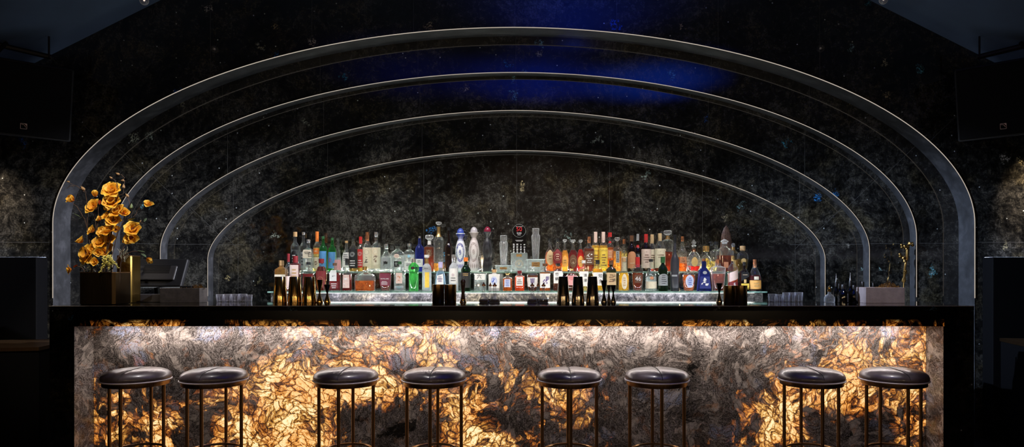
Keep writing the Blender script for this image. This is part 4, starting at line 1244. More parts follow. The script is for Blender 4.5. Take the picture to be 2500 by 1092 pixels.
# ------------------------------------------------------------------ ceramic bottles
def ceramic(cx, top, wpx, base_col, motif_col, desc, mat_key):
    Y, zb = 5.92, Z2
    x = P(cx, 600, Y).x
    H = P(cx, top, Y).z - zb
    R_ = wpx * .5 * Y / F
    t = thing('ceramic_bottle', desc, 'bottle', (x, Y, zb), 0, 'bottles on the upper glass shelf')

    def glaze():
        n = NT(mat_key)
        v = n.coord()
        s = n.n('ShaderNodeSeparateXYZ', {0: v})
        z = n.math('DIVIDE', s.outputs[2], H)
        ang = n.math('ARCTAN2', s.outputs[0], s.outputs[1])
        ang = n.math('MULTIPLY', ang, 2.546)       # 16 repeats
        fa = n.math('ABSOLUTE', n.math('SUBTRACT', n.math('FRACT', ang), .5))
        # oval medallion outline on the front
        ex = n.math('DIVIDE', s.outputs[0], R_ * .55)
        ez = n.math('DIVIDE', n.math('SUBTRACT', z, .44), .15)
        rr = n.math('SQRT', n.math('ADD', n.math('MULTIPLY', ex, ex), n.math('MULTIPLY', ez, ez)))
        band = n.math('MULTIPLY', n.math('LESS_THAN', n.math('ABSOLUTE', n.math('SUBTRACT', rr, 1.25)), .22), n.math('GREATER_THAN', n.noise(v, 260, 1), .47))
        med = n.math('MULTIPLY', n.math('LESS_THAN', rr, .42), n.math('GREATER_THAN', n.noise(v, 330, 1), .45))
        front = n.math('MULTIPLY', n.math('LESS_THAN', s.outputs[1], 0.0), n.math('MAXIMUM', band, med))
        # leaf border near the foot
        hz = n.math('SUBTRACT', z, .13)
        foot = n.math('MULTIPLY', n.math('LESS_THAN', n.math('ABSOLUTE', hz), .055), n.math('LESS_THAN', n.math('ADD', fa, n.math('MULTIPLY', n.math('ABSOLUTE', hz), 4.0)), .30))
        col = n.math('MULTIPLY', n.math('GREATER_THAN', z, .70), n.math('LESS_THAN', n.math('ADD', fa, n.math('MULTIPLY', n.math('SUBTRACT', z, .70), -2.0)), .24))
        col = n.math('MULTIPLY', col, n.math('LESS_THAN', z, .865))
        m = n.math('MAXIMUM', n.math('MAXIMUM', front, foot), col)
        return n.end(n.principled(color=n.mix(m, base_col, motif_col), rough=.3, ior=1.5))
    mat = glaze()
    prof = [(.86, 0), (.94, .01), (1.0, .03), (.98, .10), (.90, .19), (.80, .27), (.76, .31), (.80, .335), (.95, .39), (1.0, .46), (.97, .53), (.84, .62), (.66, .69), (.46, .74), (.42, .76)]
    obj('bottle_body', lt([(r * R_, z * H) for r, z in prof], segs=32), mat, t, smooth=50)
    obj('collar', lt([(.43 * R_, .755 * H), (.50 * R_, .78 * H), (.72 * R_, .83 * H), (.90 * R_, .868 * H), (.92 * R_, .878 * H), (.80 * R_, .88 * H)], segs=32), mat, t, smooth=50)
    pr = [(.70 * R_ * math.cos(a), .879 * H + .118 * H * math.sin(a)) for a in [PI / 2 * i / 7 for i in range(7)]] + [(.001, .998 * H)]
    dm = simple('dome_' + mat_key, {'blue_white_glaze': (0.05, 0.09, 0.42), 'ivory_glaze': (0.50, 0.47, 0.50), 'black_glaze': (0.25, 0.02, 0.05)}[mat_key], .25)
    obj('dome_cap', lt(pr, segs=24), dm, t, smooth=True)
    return t


ceramic(1124.3, 557, 25, (0.70, 0.70, 0.74), (0.02, 0.03, 0.22), 'hand-painted blue and white ceramic bottle with flared collar and blue dome cap', 'blue_white_glaze')
ceramic(1157.2, 554, 25.5, (0.62, 0.56, 0.55), (0.30, 0.24, 0.22), 'ivory ceramic bottle with flared collar, middle of the three ceramic bottles', 'ivory_glaze')
ceramic(1190, 553, 25, (0.035, 0.034, 0.037), (0.010, 0.010, 0.011), 'dark charcoal ceramic bottle with flared collar and red dome cap', 'black_glaze')

# ------------------------------------------------------------------ trophies
M['ice_block'] = thin_glass('crystal_block', (0.80, 0.86, 0.86), 0.12, 0.04, 0.5)
M['plaque_gold'] = simple('gold_plate', (0.55, 0.33, 0.12), .35, .6)


def crystal_trophy(cx, top, mid, w, wb, desc):
    Y, zb = 5.90, Z2
    x = P(cx, 600, Y).x
    s = Y / F
    zm, zt = P(cx, mid, Y).z - zb, P(cx, top, Y).z - zb
    t = thing('crystal_trophy', desc, 'trophy', (x, Y, zb), 0, 'crystal shaker trophies')
    hb = wb * .5 * s
    obj('base_block', bx(-hb, hb, -hb * .7, hb * .7, 0, zm - .006, bevel=.003), M['ice_block'], t)
    obj('base_slab', bx(-hb * 1.08, hb * 1.08, -hb * .75, hb * .75, zm - .0058, zm, bevel=.001), GL['frost'], t)
    pl_ = obj('name_plate', bx(-hb * .45, hb * .45, -hb * .7 - .002, -hb * .7 - .0003, (zm - .006) * .42, (zm - .006) * .80), M['plaque_gold'], t)
    print_lines(pl_, hb, .7, (zm - .006) * .45, (zm - .006) * .78, hb * .35, 'brown', 2, off=.0026)
    r = w * .5 * s
    h = zt - zm
    pr = [(r * .70, zm + .0004), (r * .72, zm + h * .02), (r * .84, zm + h * .35), (r * .98, zm + h * .66), (r * 1.0, zm + h * .74), (r * .82, zm + h * .80), (r * .80, zm + h * .84), (r * .86, zm + h * .99), (r * .8, zt)]
    bm = bmesh.new()
    lathe(bm, pr, segs=12)
    obj('crystal_shaker', bm, GL['crystal'], t, smooth=15)
    bm = bmesh.new()
    for k in range(12):
        a = 2 * PI * k / 12
        tube(bm, [(q[0] * 1.0 * math.cos(a), q[0] * math.sin(a), q[1]) for q in pr[1:6]], .0007, segs=4)
    obj('cut_ridge', bm, GL['frost'], t)
    return t


crystal_trophy(1229.5, 575, 648, 20, 38, 'shorter crystal shaker trophy on a clear block, beside the charcoal ceramic bottle')
crystal_trophy(1308, 558, 633, 21, 42, 'taller crystal shaker trophy on a clear block, beside the oval flasks')

Y = 5.93
x = P(1267.5, 600, Y).x
t = thing('award_plaque', 'round-topped black award plaque reading 50 BARS on a clear block', 'award', (x, Y, Z2))
s = Y / F
zc = P(0, 564, Y).z - Z2
zn = P(0, 618, Y).z - Z2
obj('clear_block', bx(-20 * s, 20 * s, -.03, .03, 0, zn, bevel=.003), M['ice_block'], t)
bk = simple('black_lacquer', (0.004, 0.004, 0.005), .15)
bm = bx(-17 * s, 17 * s, -.0045, .0045, zn + .0004, zc - .03)
board = obj('plaque_board', bm, bk, t)
bm = bmesh.new()
n = 40
fr = [bm.verts.new((15.5 * s * math.cos(2 * PI * i / n), -.006, zc + 15.5 * s * math.sin(2 * PI * i / n))) for i in range(n)]
bkv = [bm.verts.new((v.co.x, .006, v.co.z)) for v in fr]
bm.faces.new(fr)
bm.faces.new(list(reversed(bkv)))
for i in range(n):
    bm.faces.new((fr[i], bkv[i], bkv[(i + 1) % n], fr[(i + 1) % n]))
bmesh.ops.recalc_face_normals(bm, faces=bm.faces[:])
disc = obj('disc', bm, bk, t)
bm = bmesh.new()
tube(bm, [(15.7 * s * math.cos(2 * PI * i / n), -.006, zc + 15.7 * s * math.sin(2 * PI * i / n)) for i in range(n)], .0011, segs=6, closed=True)
obj('disc_rim', bm, simple('grey_rim', (.35, .38, .36), .3), t, smooth=True)
redm = simple('red_print', (0.75, 0.02, 0.03), .4)
whm = INK['white']
lettering('50', disc, 0, -.0072, zc + 3.5 * s, 15 * s, redm)
lettering("THE WORLD'S", disc, 0, -.0072, zc + 10.3 * s, 2.6 * s, whm)
lettering('BARS', disc, 0, -.0072, zc - 5.6 * s, 5.0 * s, whm)
lettering('2023', disc, 0, -.0072, zc - 9.6 * s, 4.2 * s, whm)
print_lines(board, .02, .2, zc - 26 * s, zc - 22 * s, 11 * s, 'white', 2, off=.0012)
bm = bmesh.new()
rnd = random.Random(5)
for r_ in range(4):
    for c_ in range(4):
        cx_, cz_ = (-13.0 + 8.7 * c_) * s, zc - (34 + 6.0 * r_) * s
        if cz_ < zn + .004:
            continue
        w_, h_ = rnd.uniform(1.6, 2.9) * s, rnd.uniform(.9, 1.9) * s
        for kk in range(3):
            z_ = cz_ - h_ + kk * h_
            vs = [bm.verts.new(q) for q in ((cx_ - w_, -.0052, z_), (cx_ + w_ * rnd.uniform(.4, 1), -.0052, z_), (cx_ + w_ * rnd.uniform(.4, 1), -.0052, z_ + h_ * .6), (cx_ - w_ * .8, -.0052, z_ + h_ * .6))]
            bm.faces.new(vs)
obj('sponsor_marks', bm, whm, board)
sq = obj('seal', bx(-6.5 * s, 6.5 * s, -.0325, -.0305, zn * .80, zn * .93), M['plaque_gold'], t)
ring = bmesh.new()
for rr in (9.2, 6.6):
    tube(ring, [(rr * s * math.cos(2 * PI * i / 32), -.031, zn * .42 + rr * s * math.sin(2 * PI * i / 32)) for i in range(32)], .0009, segs=5, closed=True)
for kk in range(5):
    tube(ring, [((-3.4 + kk * 1.2) * s, -.031, zn * .42 - 2.5 * s), ((-2.6 + kk * 1.2) * s, -.031, zn * .42 + 3.4 * s)], .0007, segs=4)
obj('round_emblem', ring, M['plaque_gold'], t)

# brown rough crystal standing behind the decanters
bm = bmesh.new()
Yc = 6.03
xc = P(1773, 600, Yc).x
rr = 17 * Yc / F
hh = P(0, 551, Yc).z - Z2
lathe(bm, [(rr * .9, 0), (rr * 1.02, hh * .15), (rr, hh * .42), (rr * .86, hh * .64), (rr * .62, hh * .82), (rr * .32, hh * .95), (.003, hh)], segs=11, depth=.42)
rnd = random.Random(3)
for v in bm.verts:
    k = 1 + rnd.uniform(-.08, .08)
    v.co.x *= k
    v.co.y *= k
qt = NT('smoky_quartz')
qv = qt.coord()
qm = qt.end(qt.principled(color=qt.ramp(qt.noise(qv, 30, 5, .7), [(.35, (.05, .028, .02)), (.6, (.20, .12, .085)), (.75, (.32, .20, .14))]), rough=.35))
o = obj('quartz_point', bm, qm, None, loc=(xc, Yc, Z2))
tag(o, 'rough brown quartz point standing behind the crystal decanters', 'crystal')

# ------------------------------------------------------------------ bar tools
BY = 4.88
SB = BY / F


def bar_x(px, Y=BY):
    return P(px, 700, Y).x


def shaker(px, ptop, w_top, w_base, mat, desc, grp, proto={}):
    key = mat
    if key in proto:
        c = copy_tree(proto[key])
        c.location = (bar_x(px), BY, BT)
        c['label'] = desc
        return c
    t = thing('cocktail_shaker', desc, 'cocktail shaker', (bar_x(px), BY, BT), 0, grp)
    H = P(0, ptop, BY).z - BT
    a, b = w_top * .5 * SB, w_base * .5 * SB
    r1 = b + (a - b) * .25
    obj('tin', lt([(r1 * .98, .046), (r1 * 1.0, .047), (a * 1.02, H - .003), (a * .98, H - .0006), (a * .9, H)], segs=40), M[mat], t, smooth=40)
    obj('base_tin', lt([(b * .96, .0), (b, .001), (b * 1.0, .003), (r1 * 1.02, .0450), (r1 * .98, .0458)], segs=40), M[mat], t, smooth=40)
    bm = bmesh.new()
    tube(bm, [(r1 * 1.02 * math.cos(2 * PI * i / 40), r1 * 1.02 * math.sin(2 * PI * i / 40), .0455) for i in range(40)], .0012, segs=6, closed=True)
    obj('rolled_rim', bm, M['gold'], t, smooth=True)
    proto[key] = t
    return t


for px, nm in ((683.7, 'gold shaker standing before the first bottle of the shelf'), (720, 'gold shaker standing between two other gold shakers'), (755.3, 'gold shaker standing next to the two small gold jiggers')):
    shaker(px, 676, 25, 34, 'gold', nm, 'upturned gold shakers on the bar')
for px, nm in ((1375, 'black chrome shaker nearest the dark cruets'), (1411, 'black chrome shaker between two other black shakers'), (1446.4, 'black chrome shaker next to the dark jiggers')):
    shaker(px, 675.5, 22, 32, 'gunmetal', nm, 'upturned black shakers on the bar')


def jigger(px, top, waist, w, mat, desc, y=BY, proto={}):
    s = y / F
    H = P(0, top, y).z - BT
    w0 = P(0, waist, y).z - BT
    r = w * .5 * s
    t = thing('jigger', desc, 'jigger', (bar_x(px, y), y, BT), 0, 'hourglass jiggers on the bar')
    obj('upper_cup', lt([(r * .22, w0 + .0005), (r * .55, w0 + (H - w0) * .4), (r * .98, H - .002), (r * 1.02, H), (r * .92, H - .001), (r * .5, w0 + (H - w0) * .45)], segs=28), M[mat], t, smooth=40)
    obj('lower_cup', lt([(r * .96, 0), (r * .98, .002), (r * .50, w0 * .55), (r * .22, w0)], segs=28), M[mat], t, smooth=40)
    obj('waist_ring', lt([(r * .26, w0 - .002), (r * .28, w0), (r * .26, w0 + .002)], segs=16), M[mat], t)
    return t


jigger(780.4, 683.7, 716.7, 16.5, 'gold', 'taller gold jigger beside the third gold shaker')
jigger(799, 695.6, 716.5, 16.5, 'gold', 'shorter gold jigger with wide cup, before the red bottle')
jigger(1474.8, 685, 716, 16, 'gunmetal', 'dark jigger standing next to the third black shaker')
jigger(1486.5, 697, 716, 12, 'gunmetal', 'bronze jigger set back between two dark jiggers', y=4.96)
jigger(1497.3, 696.5, 716, 14, 'gunmetal', 'dark jigger before the olive bottle with beige label', y=4.85)
jigger(1756, 692, 716, 15.5, 'gunmetal', 'lone dark jigger standing before the cut-crystal decanter')


def cup(px, top, w, desc):
    H = P(0, top, BY).z - BT
    r = w * .5 * SB
    t = thing('mixing_cup', desc, 'cup', (bar_x(px), BY, BT), 0, 'straight gold mixing cups on the bar')
    obj('cup_body', lt([(r * .97, 0), (r, .0015), (r, H - .001), (r * .97, H), (r * .94, H - .001), (r * .94, .004)], segs=40), M['brass_cup'], t, smooth=40)
    obj('rim', lt([(r * .98, H - .003), (r * 1.03, H - .002), (r * 1.03, H + .0006), (r * .96, H + .0006)], segs=40), M['gold'], t, smooth=40)


M['brass_cup'] = brushed('dark_gold_cup', (0.62, 0.38, 0.14), .20, .85)
cup(1070, 695, 29, 'straight gold cup beside the small white pyramid bottle')
cup(1099.4, 695, 29, 'straight gold cup on the side of the dark wooden muddler')
cup(1781, 697.7, 29, 'straight gold cup next to the lone jigger')
cup(1810, 697.7, 28, 'straight gold cup before the last cognac bottles')

# muddler / pepper mill
wd = NT('dark_turned_wood')
wv = wd.vmath('MULTIPLY', wd.coord(), (60, 60, 6))
M['turned_wood'] = wd.end(wd.principled(color=wd.ramp(wd.noise(wv, 3, 4), [(.3, (.025, .010, .006)), (.7, (.085, .035, .02))]), rough=.25))
t = thing('pepper_mill', 'tall dark turned wood pepper mill with brass foot and silver finial', 'pepper mill', (bar_x(1130.5), BY, BT))
k = SB
obj('mill_body', lt([(6.2 * k, .0225), (4.9 * k, .035), (4.2 * k, .060), (4.3 * k, .085), (5.2 * k, .110), (6.0 * k, .125), (5.8 * k, .131)], segs=24), M['turned_wood'], t, smooth=50)
obj('mill_head', lt([(4.4 * k, .1315), (6.6 * k, .135), (6.8 * k, .143), (5.6 * k, .150), (3.0 * k, .157), (1.5 * k, .160)], segs=24), M['turned_wood'], t, smooth=50)
obj('foot', lt([(8.2 * k, 0), (8.2 * k, .005), (6.2 * k, .010), (6.8 * k, .016), (5.9 * k, .0222)], segs=24), M['gold'], t, smooth=50)
bm = bmesh.new()
lathe(bm, [(1.2 * k, .1602), (1.0 * k, .166), (2.0 * k, .170), (2.2 * k, .174), (1.0 * k, .179), (.2 * k, .181)], segs=14)
obj('finial', bm, brushed_cap('silver'), t, smooth=50)


def cruet(px, top, w, kind, desc, y=BY, liquid='dkliq'):
    s = y / F
    H = P(0, top, y).z - BT
    r = w * .5 * s
    t = thing('cruet', desc, 'cruet', (bar_x(px, y), y, BT), 0, 'small dark bitters cruets on the bar')
    if kind == 'round':
        S = [(r * .80, 0), (r * .96, .003), (r, .012), (r * .9, .024), (r * .55, .040), (r * .30, .055), (r * .27, H * .78), (r * .34, H * .80)]
    else:
        S = [(r * .92, 0), (r * 1.0, .003), (r * .98, .010), (r * .62, .036), (r * .32, .062), (r * .27, H * .78), (r * .34, H * .80)]
    obj('flask', lt(S, segs=28), GL['crystal'], t, smooth=50)
    L = [(a * .93, b + .001) for a, b in S if b < .020] + [(r * .78, .020)]
    obj('dark_liquid', lt(L, segs=24), LQ['dkliq'], t, smooth=40)
    obj('pourer', lt([(r * .30, H * .80), (r * .42, H * .82), (r * .42, H * .87), (r * .2, H * .90), (r * .12, H * .97), (r * .05, H)], segs=12), brushed_cap('copper'), t, smooth=40)
    return t


LQ['dkliq'] = drink('dark_bitters', (0.10, 0.015, 0.012), .75)
cruet(1181, 689, 24, 'round', 'round cruet with slim neck, set apart before the square clear bottle')
cruet(1197, 690, 18, 'cone', 'taller clear flask with dark stopper, behind the cone cruet', y=4.96)
cruet(1207.6, 690, 27, 'cone', 'conical cruet in front of the white flower bottle')
cruet(1299.5, 690, 26, 'cone', 'conical cruet with wide foot before the plum brushwork label')
cruet(1313.4, 690, 17, 'round', 'small pink-tinged flask between and behind two cruets', y=4.96)
cruet(1327, 690, 25, 'round', 'round dark cruet nearest the first black shaker')

# tumblers
M['crystal_cut'] = thin_glass('faceted_tumbler_glass', (0.93, 0.92, 0.96), .10, .04, .9)


light('tumbler_fill', 'SPOT', (-1.9, 4.6, 3.3), (bar_x(560), 4.94, BT), 90, (1.0, .9, .95), spot_size=.16, spot_blend=.8, shadow_soft_size=.02)  # unseen spot, added to make the tumbler facets brighter


def tumbler(px, top, w, desc, y=4.94, proto={}):
    s = y / F
    H = P(0, top, y).z - BT
    r = w * .5 * s
    t = thing('tumbler', desc, 'glass', (bar_x(px, y), y, BT), 0, 'faceted tumblers on the bar')
    bm = bmesh.new()
    lathe(bm, [(r * .80, 0), (r * .84, .001), (r * .97, H * .75), (r, H), (r * .93, H - .0005), (r * .88, H * .7), (r * .76, .010), (r * .2, .009)], segs=20)
    for v in bm.verts:
        pass
    obj('glass_wall', bm, M['crystal_cut'], t, smooth=12)
    bm = bmesh.new()
    for k_ in range(10):
        a = 2 * PI * k_ / 10
        tube(bm, [(r * .86 * math.cos(a), r * .86 * math.sin(a), .002), (r * .99 * math.cos(a), r * .99 * math.sin(a), H * .72)], .0011, segs=4)
    obj('cut_facet', bm, GL['frost'], t)


tumbler(537, 719, 18, 'faceted tumbler nearest the stone block under the flowers side')
tumbler(555, 718.5, 19, 'faceted tumbler second from the dark stone block')
tumbler(574, 718.5, 20, 'faceted tumbler in the middle of five beside the dark block')
tumbler(593, 718, 20, 'faceted tumbler fourth from the dark stone block')
tumbler(609, 720, 14, 'faceted tumbler nearest the gold shakers', y=4.97)
tumbler(1885, 718, 20, 'faceted tumbler just past the end of the glass shelf')
tumbler(1903, 719, 18, 'faceted tumbler second past the end of the glass shelf', y=4.97)
tumbler(1919, 714.5, 17, 'taller plain tumbler in the middle of the far row')
tumbler(1934, 714.5, 16, 'taller plain tumbler next to the last tumbler')
tumbler(1950, 714, 20, 'taller plain tumbler nearest the squat glass flask')

# squat clear flask and dark dasher bottles
Y = 4.88
r = 12.5 * Y / F
t = thing('glass_flask', 'squat clear glass flask with brass stopper beside dark dasher bottles', 'flask', (bar_x(2025, Y), Y, BT))
obj('flask_body', lt([(r * .85, 0), (r * .98, .003), (r, .022), (r * .96, .035), (r * .72, .048), (r * .42, .055), (r * .30, .060), (r * .30, .072)], segs=28), GL['crystal'], t, smooth=50)
obj('stopper', lt([(r * .26, .0722), (r * .38, .075), (r * .40, .088), (r * .24, .093), (r * .26, .102), (r * .14, .115), (r * .05, .118)], segs=16), M['gold'], t, smooth=40)
GL['dasher'] = thin_glass('dark_dasher_glass', (0.03, 0.022, 0.012), .04)


def dasher(px, top, w, y, desc, spout=True):
    s = y / F
    H = P(0, top, y).z - BT
    r = w * .5 * s
    t = thing('dasher_bottle', desc, 'bitters bottle', (bar_x(px, y), y, BT), 0, 'dark bitters bottles by the pale stone block')
    b = H * (.72 if spout else .9)
    obj('bottle_glass', lt([(r * .9, 0), (r, .003), (r, b * .36), (r * .96, b * .46), (r * .70, b * .60), (r * .36, b * .70), (r * .32, b)], segs=24), GL['dasher'], t, smooth=50)
    obj('neck_label', lt([(r * .40, b * .74), (r * .42, b * .76), (r * .42, b * .98), (r * .38, b * 1.0)], segs=16), simple('matt_black_seal', (.012, .011, .012), .4), t, smooth=40)
    if spout:
        obj('pourer', lt([(r * .24, b + .0003), (r * .20, b + (H - b) * .2), (r * .12, b + (H - b) * .5), (r * .04, H)], segs=10), brushed_cap('silver'), t, smooth=40)


dasher(2041.5, 668, 16, 4.95, 'dark bottle with long silver spout behind the squat glass flask')
dasher(2059, 690, 27, 4.86, 'broad dark round bottle without spout, front of the group', False)
dasher(2050, 688, 16, 4.97, 'short dark bottle between the spouted one and the broad one', False)
dasher(2076, 666, 18, 4.95, 'dark bottle with long silver spout next to the pale block', True)
dasher(2085, 692, 20, 4.86, 'dark round bottle touching the pale stone block', False)
dasher(2106, 683, 18, 4.965, 'dark bottle rising behind the near corner of the pale block', False)
dasher(2132, 686, 13, 4.975, 'dark narrow bottle behind the middle of the pale block', False)

# ------------------------------------------------------------------ stone blocks with gold dishes
def block_stone(name, c0, c1):
    t = NT(name)
    v = t.coord()
    a = t.noise(v, 18, 6, .7)
    return t.end(t.principled(color=t.ramp(a, [(.3, c0), (.7, c1)]), rough=.55, normal=t.bump(a, .15, .002)))


def hollow_box(bm, x0, x1, y0, y1, z0, z1, wall, floor_):
    box(bm, x0, x1, y0, y0 + wall, z0, z1, bevel=.0012, segs=1)
    box(bm, x0, x1, y1 - wall, y1, z0, z1, bevel=.0012, segs=1)
    box(bm, x0, x0 + wall, y0 + wall, y1 - wall, z0, z1, bevel=.0012, segs=1)
    box(bm, x1 - wall, x1, y0 + wall, y1 - wall, z0, z1, bevel=.0012, segs=1)
    box(bm, x0 + wall, x1 - wall, y0 + wall, y1 - wall, z0, floor_)


def curls(name, cx, cy, cz, w, d, h, n, mat, desc, seed):
    rnd = random.Random(seed)
    bm = bmesh.new()
    for _ in range(n):
        a = rnd.uniform(0, 2 * PI)
        q = math.sqrt(rnd.random())
        px, py = q * w * math.cos(a), q * d * math.sin(a)
        z = cz + .003 + (1 - q * q) * h * rnd.random()
        r = rnd.uniform(.004, .010)
        ax = Vector((rnd.uniform(-1, 1), rnd.uniform(-1, 1), rnd.uniform(-1, 1))).normalized()
        u = ax.orthogonal().normalized()
        v_ = ax.cross(u)
        pts = [Vector((cx + px, cy + py, z)) + r * (math.cos(b) * u + math.sin(b) * v_) + ax * (.003 * b / 6) for b in [i * .75 for i in range(8)]]
        for p in pts:
            p.z = max(p.z, cz + .0012)
        tube(bm, pts, .0009, segs=4)
    o = obj(name, bm, mat)
    tag(o, desc, 'cocktail picks')
    o['kind'] = 'stuff'
    return o


zt = P(0, 702.5, 4.75).z
x0, x1 = P(2114, 0, 4.75).x, P(2209, 0, 4.75).x
t = thing('stone_block', 'pale mauve stone caddy block at the end away from the flowers', 'stone block', ((x0 + x1) / 2, 4.82, BT))
hw = (x1 - x0) / 2
bm = bmesh.new()
hollow_box(bm, -hw, hw, -.07, .07, 0, zt - BT, .012, zt - BT - .018)
obj('block_body', bm, block_stone('pale_mauve_stone', (.22, .175, .175), (.36, .29, .28)), t)
curls('gold_picks', P(2168, 0, 4.82).x, 4.82, zt - .010, .085, .042, .046, 200, M['gold'], 'tangle of gold wire picks heaped in the pale stone block', 4)
x0, x1 = P(390, 0, 4.80).x, P(487, 0, 4.80).x
zt = P(0, 704, 4.80).z
t = thing('stone_block', 'dark brown stone caddy block between the monitor and tumblers', 'stone block', ((x0 + x1) / 2, 4.86, BT))
hw = (x1 - x0) / 2
bm = bmesh.new()
hollow_box(bm, -hw, hw, -.06, .06, 0, zt - BT, .012, zt - BT - .016)
obj('block_body', bm, block_stone('dark_brown_stone', (.028, .023, .020), (.085, .070, .060)), t)
curls('gold_picks', P(486, 0, 4.86).x - .01, 4.86, zt - .008, .045, .040, .036, 110, M['gold'], 'small tangle of gold wire picks in the dark stone block', 9)
t = thing('pick_box', 'small black box of gold pins set in the dark stone block', 'box', (P(457, 0, 4.85).x, 4.85, zt - .0155))
obj('box_body', bx(-.038, .038, -.025, .025, 0, .030, bevel=.002), M['black_plastic'], t)
bm = bmesh.new()
for i in range(4):
    ball(bm, (-.027 + .018 * i, -.0255, .018), .0022, 8, 6)
obj('pin_head', bm, M['gold'], t, smooth=True)

# ------------------------------------------------------------------ point of sale monitor (seen from behind)
YM = 5.12
t = thing('till_monitor', 'black till screen seen from behind, leaning on its stand', 'monitor', (P(385, 0, YM).x, YM, .95))
mw, mh = 0.205, 0.22
bm = bmesh.new()
box(bm, -mw, mw, -.018, .018, -mh / 2, mh / 2, bevel=.010, segs=3)
scr = obj('housing', bm, M['black_plastic'], t, loc=(.010, 0, P(0, 668, YM).z - .95), rot=(math.radians(-24), 0, math.radians(-6)))
bm = bmesh.new()
box(bm, -mw * .72, mw * .72, -.034, -.0185, -mh * .30, mh * .22, bevel=.008, segs=2)
obj('rear_cover', bm, simple('rear_cover_black', (.018, .017, .018), .45), scr)
bm = bmesh.new()
for i in range(7):
    box(bm, -mw * .5, mw * .5, -.0355, -.0342, -mh * .05 + i * .009, -mh * .05 + i * .009 + .0035)
obj('vent', bm, M['black_grille'], scr)
bm = bmesh.new()
tube(bm, smooth_path([(-.01, .00, .02), (-.01, .02, .12), (-.01, -.005, P(0, 690, YM).z - .95 + .03)], 5), .020, segs=10)
obj('stand_arm', bm, M['black_plastic'], t, smooth=True)
obj('stand_base', bx(-.13, .11, -.07, .09, 0, .02, bevel=.006), M['black_plastic'], t)
# drawer under it on the bar
o = obj('till_riser', bx(-.105, .105, -.045, .045, 0, .055, bevel=.004), simple('grey_riser', (.045, .042, .045), .4), None, loc=(P(373, 0, 4.93).x, 4.93, BT))
tag(o, 'low dark grey box on the bar under the till screen', 'box')

# ------------------------------------------------------------------ added bronze shape standing in for a reflection near the second arch upright
Yo = 5.74
t = thing('reflection_stand_in', 'bronze branch-like stand-in for a reflection, beside the second arch upright', 'reflected_shape', (P(2212, 0, Yo).x, Yo, 1.0))


def op(px, py, dy=0.0):
    q = P(px, py, Yo)
    return (q.x - t.location.x, dy, q.z - 1.0)


bm = bmesh.new()
tube(bm, smooth_path([op(2207, 780), op(2206, 720), op(2207, 680), op(2210, 650), op(2214, 628), op(2215, 606)], 6), [.006] * 12 + [.009] * 10 + [.013] * 9, segs=8)
obj('stem', bm, M['brass'], t, smooth=True)
for pts, nm in (([op(2210, 640), op(2205, 630), op(2199, 627), op(2197, 621)], 'arm'), ([op(2214, 608), op(2208, 602), op(2203, 604), op(2201, 598)], 'branch'),
                ([op(2215, 604), op(2219, 596), op(2225, 595), op(2228, 599)], 'branch'), ([op(2206, 690), op(2209, 668), op(2211, 662)], 'twig')):
    bm = bmesh.new()
    p2 = smooth_path(pts, 5)
    tube(bm, p2, [.013 + .005 * math.sin(i * 1.3) for i in range(len(p2))], segs=8)
    ball(bm, p2[-1], .012, 10, 8)
    obj(nm, bm, M['brass'], t, smooth=True)

# ------------------------------------------------------------------ vases and flowers
YV = 4.60
SV = YV / F


def hollow_vase(name, desc, x0, x1, ptop, depth, y0, mat):
    xa, xb = P(x0, 0, y0).x, P(x1, 0, y0).x
    H = P(0, ptop, y0).z - BT
    t = thing(name, desc, 'vase', ((xa + xb) / 2, y0 + depth / 2, BT))
    hw, hd = (xb - xa) / 2, depth / 2
    bm = bmesh.new()
    n = 40
    lathe(bm, [(hw * .95, 0), (hw, .004), (hw, H - .002), (hw * .985, H), (hw * .96, H - .002), (hw * .96, .012)], segs=n, n=9.0, depth=hd / hw)
    obj('vase_body', bm, mat, t, smooth=30)
    rim = bmesh.new()
    lathe(rim, [(hw * 1.004, H - .006), (hw * 1.010, H - .003), (hw * 1.010, H + .0006), (hw * .972, H + .0006)], segs=n, n=9.0, depth=hd / hw, cap=False)
    obj('rim', rim, M['bronze'], t)
    return t


hollow_vase('square_vase', 'short broad bronze vase holding the orange magnolias', 190, 280, 665, .20, 4.54, brushed('dark_bronze_vase', (.085, .055, .026), .34))
hollow_vase('square_vase', 'tall narrow golden bronze vase behind the short one', 283, 321, 624, .12, 4.76, brushed('golden_bronze_vase', (.26, .165, .04), .30))


def petal_mat():
    t = NT('orange_petal')
    v = t.coord()
    n1 = t.noise(t.vmath('MULTIPLY', v, (1, 1, 1)), 60, 4)
    at = t.n('ShaderNodeAttribute', attribute_name='rad').outputs['Fac']
    col = t.ramp(at, [(0.0, (.50, .07, .015)), (.30, (.85, .32, .02)), (.75, (.92, .48, .035)), (1.0, (.96, .72, .14))])
    col = t.mix(1.0, col, t.ramp(n1, [(.3, .7), (.7, 1.1)]), 'MULTIPLY')
    pr = t.principled(color=col, rough=.55)
    tl = t.n('ShaderNodeBsdfTranslucent', {0: col}).outputs[0]
    return t.end(t.n('ShaderNodeMixShader', {0: .25, 1: pr, 2: tl}).outputs[0])


M['petal'] = petal_mat()
M['branch'] = simple('brown_branch', (.055, .028, .018), .7)
M['leaf'] = simple('grey_green_leaf', (.12, .17, .08), .5)
M['bud_husk'] = simple('furry_bud', (.28, .17, .08), .7)
M['stamen'] = simple('red_brown_stamen', (.35, .06, .02), .6)
M['berry'] = simple('pale_yellow_berry', (.62, .55, .13), .35)
M['lichen'] = simple('pale_lichen_twig', (.45, .40, .26), .7)


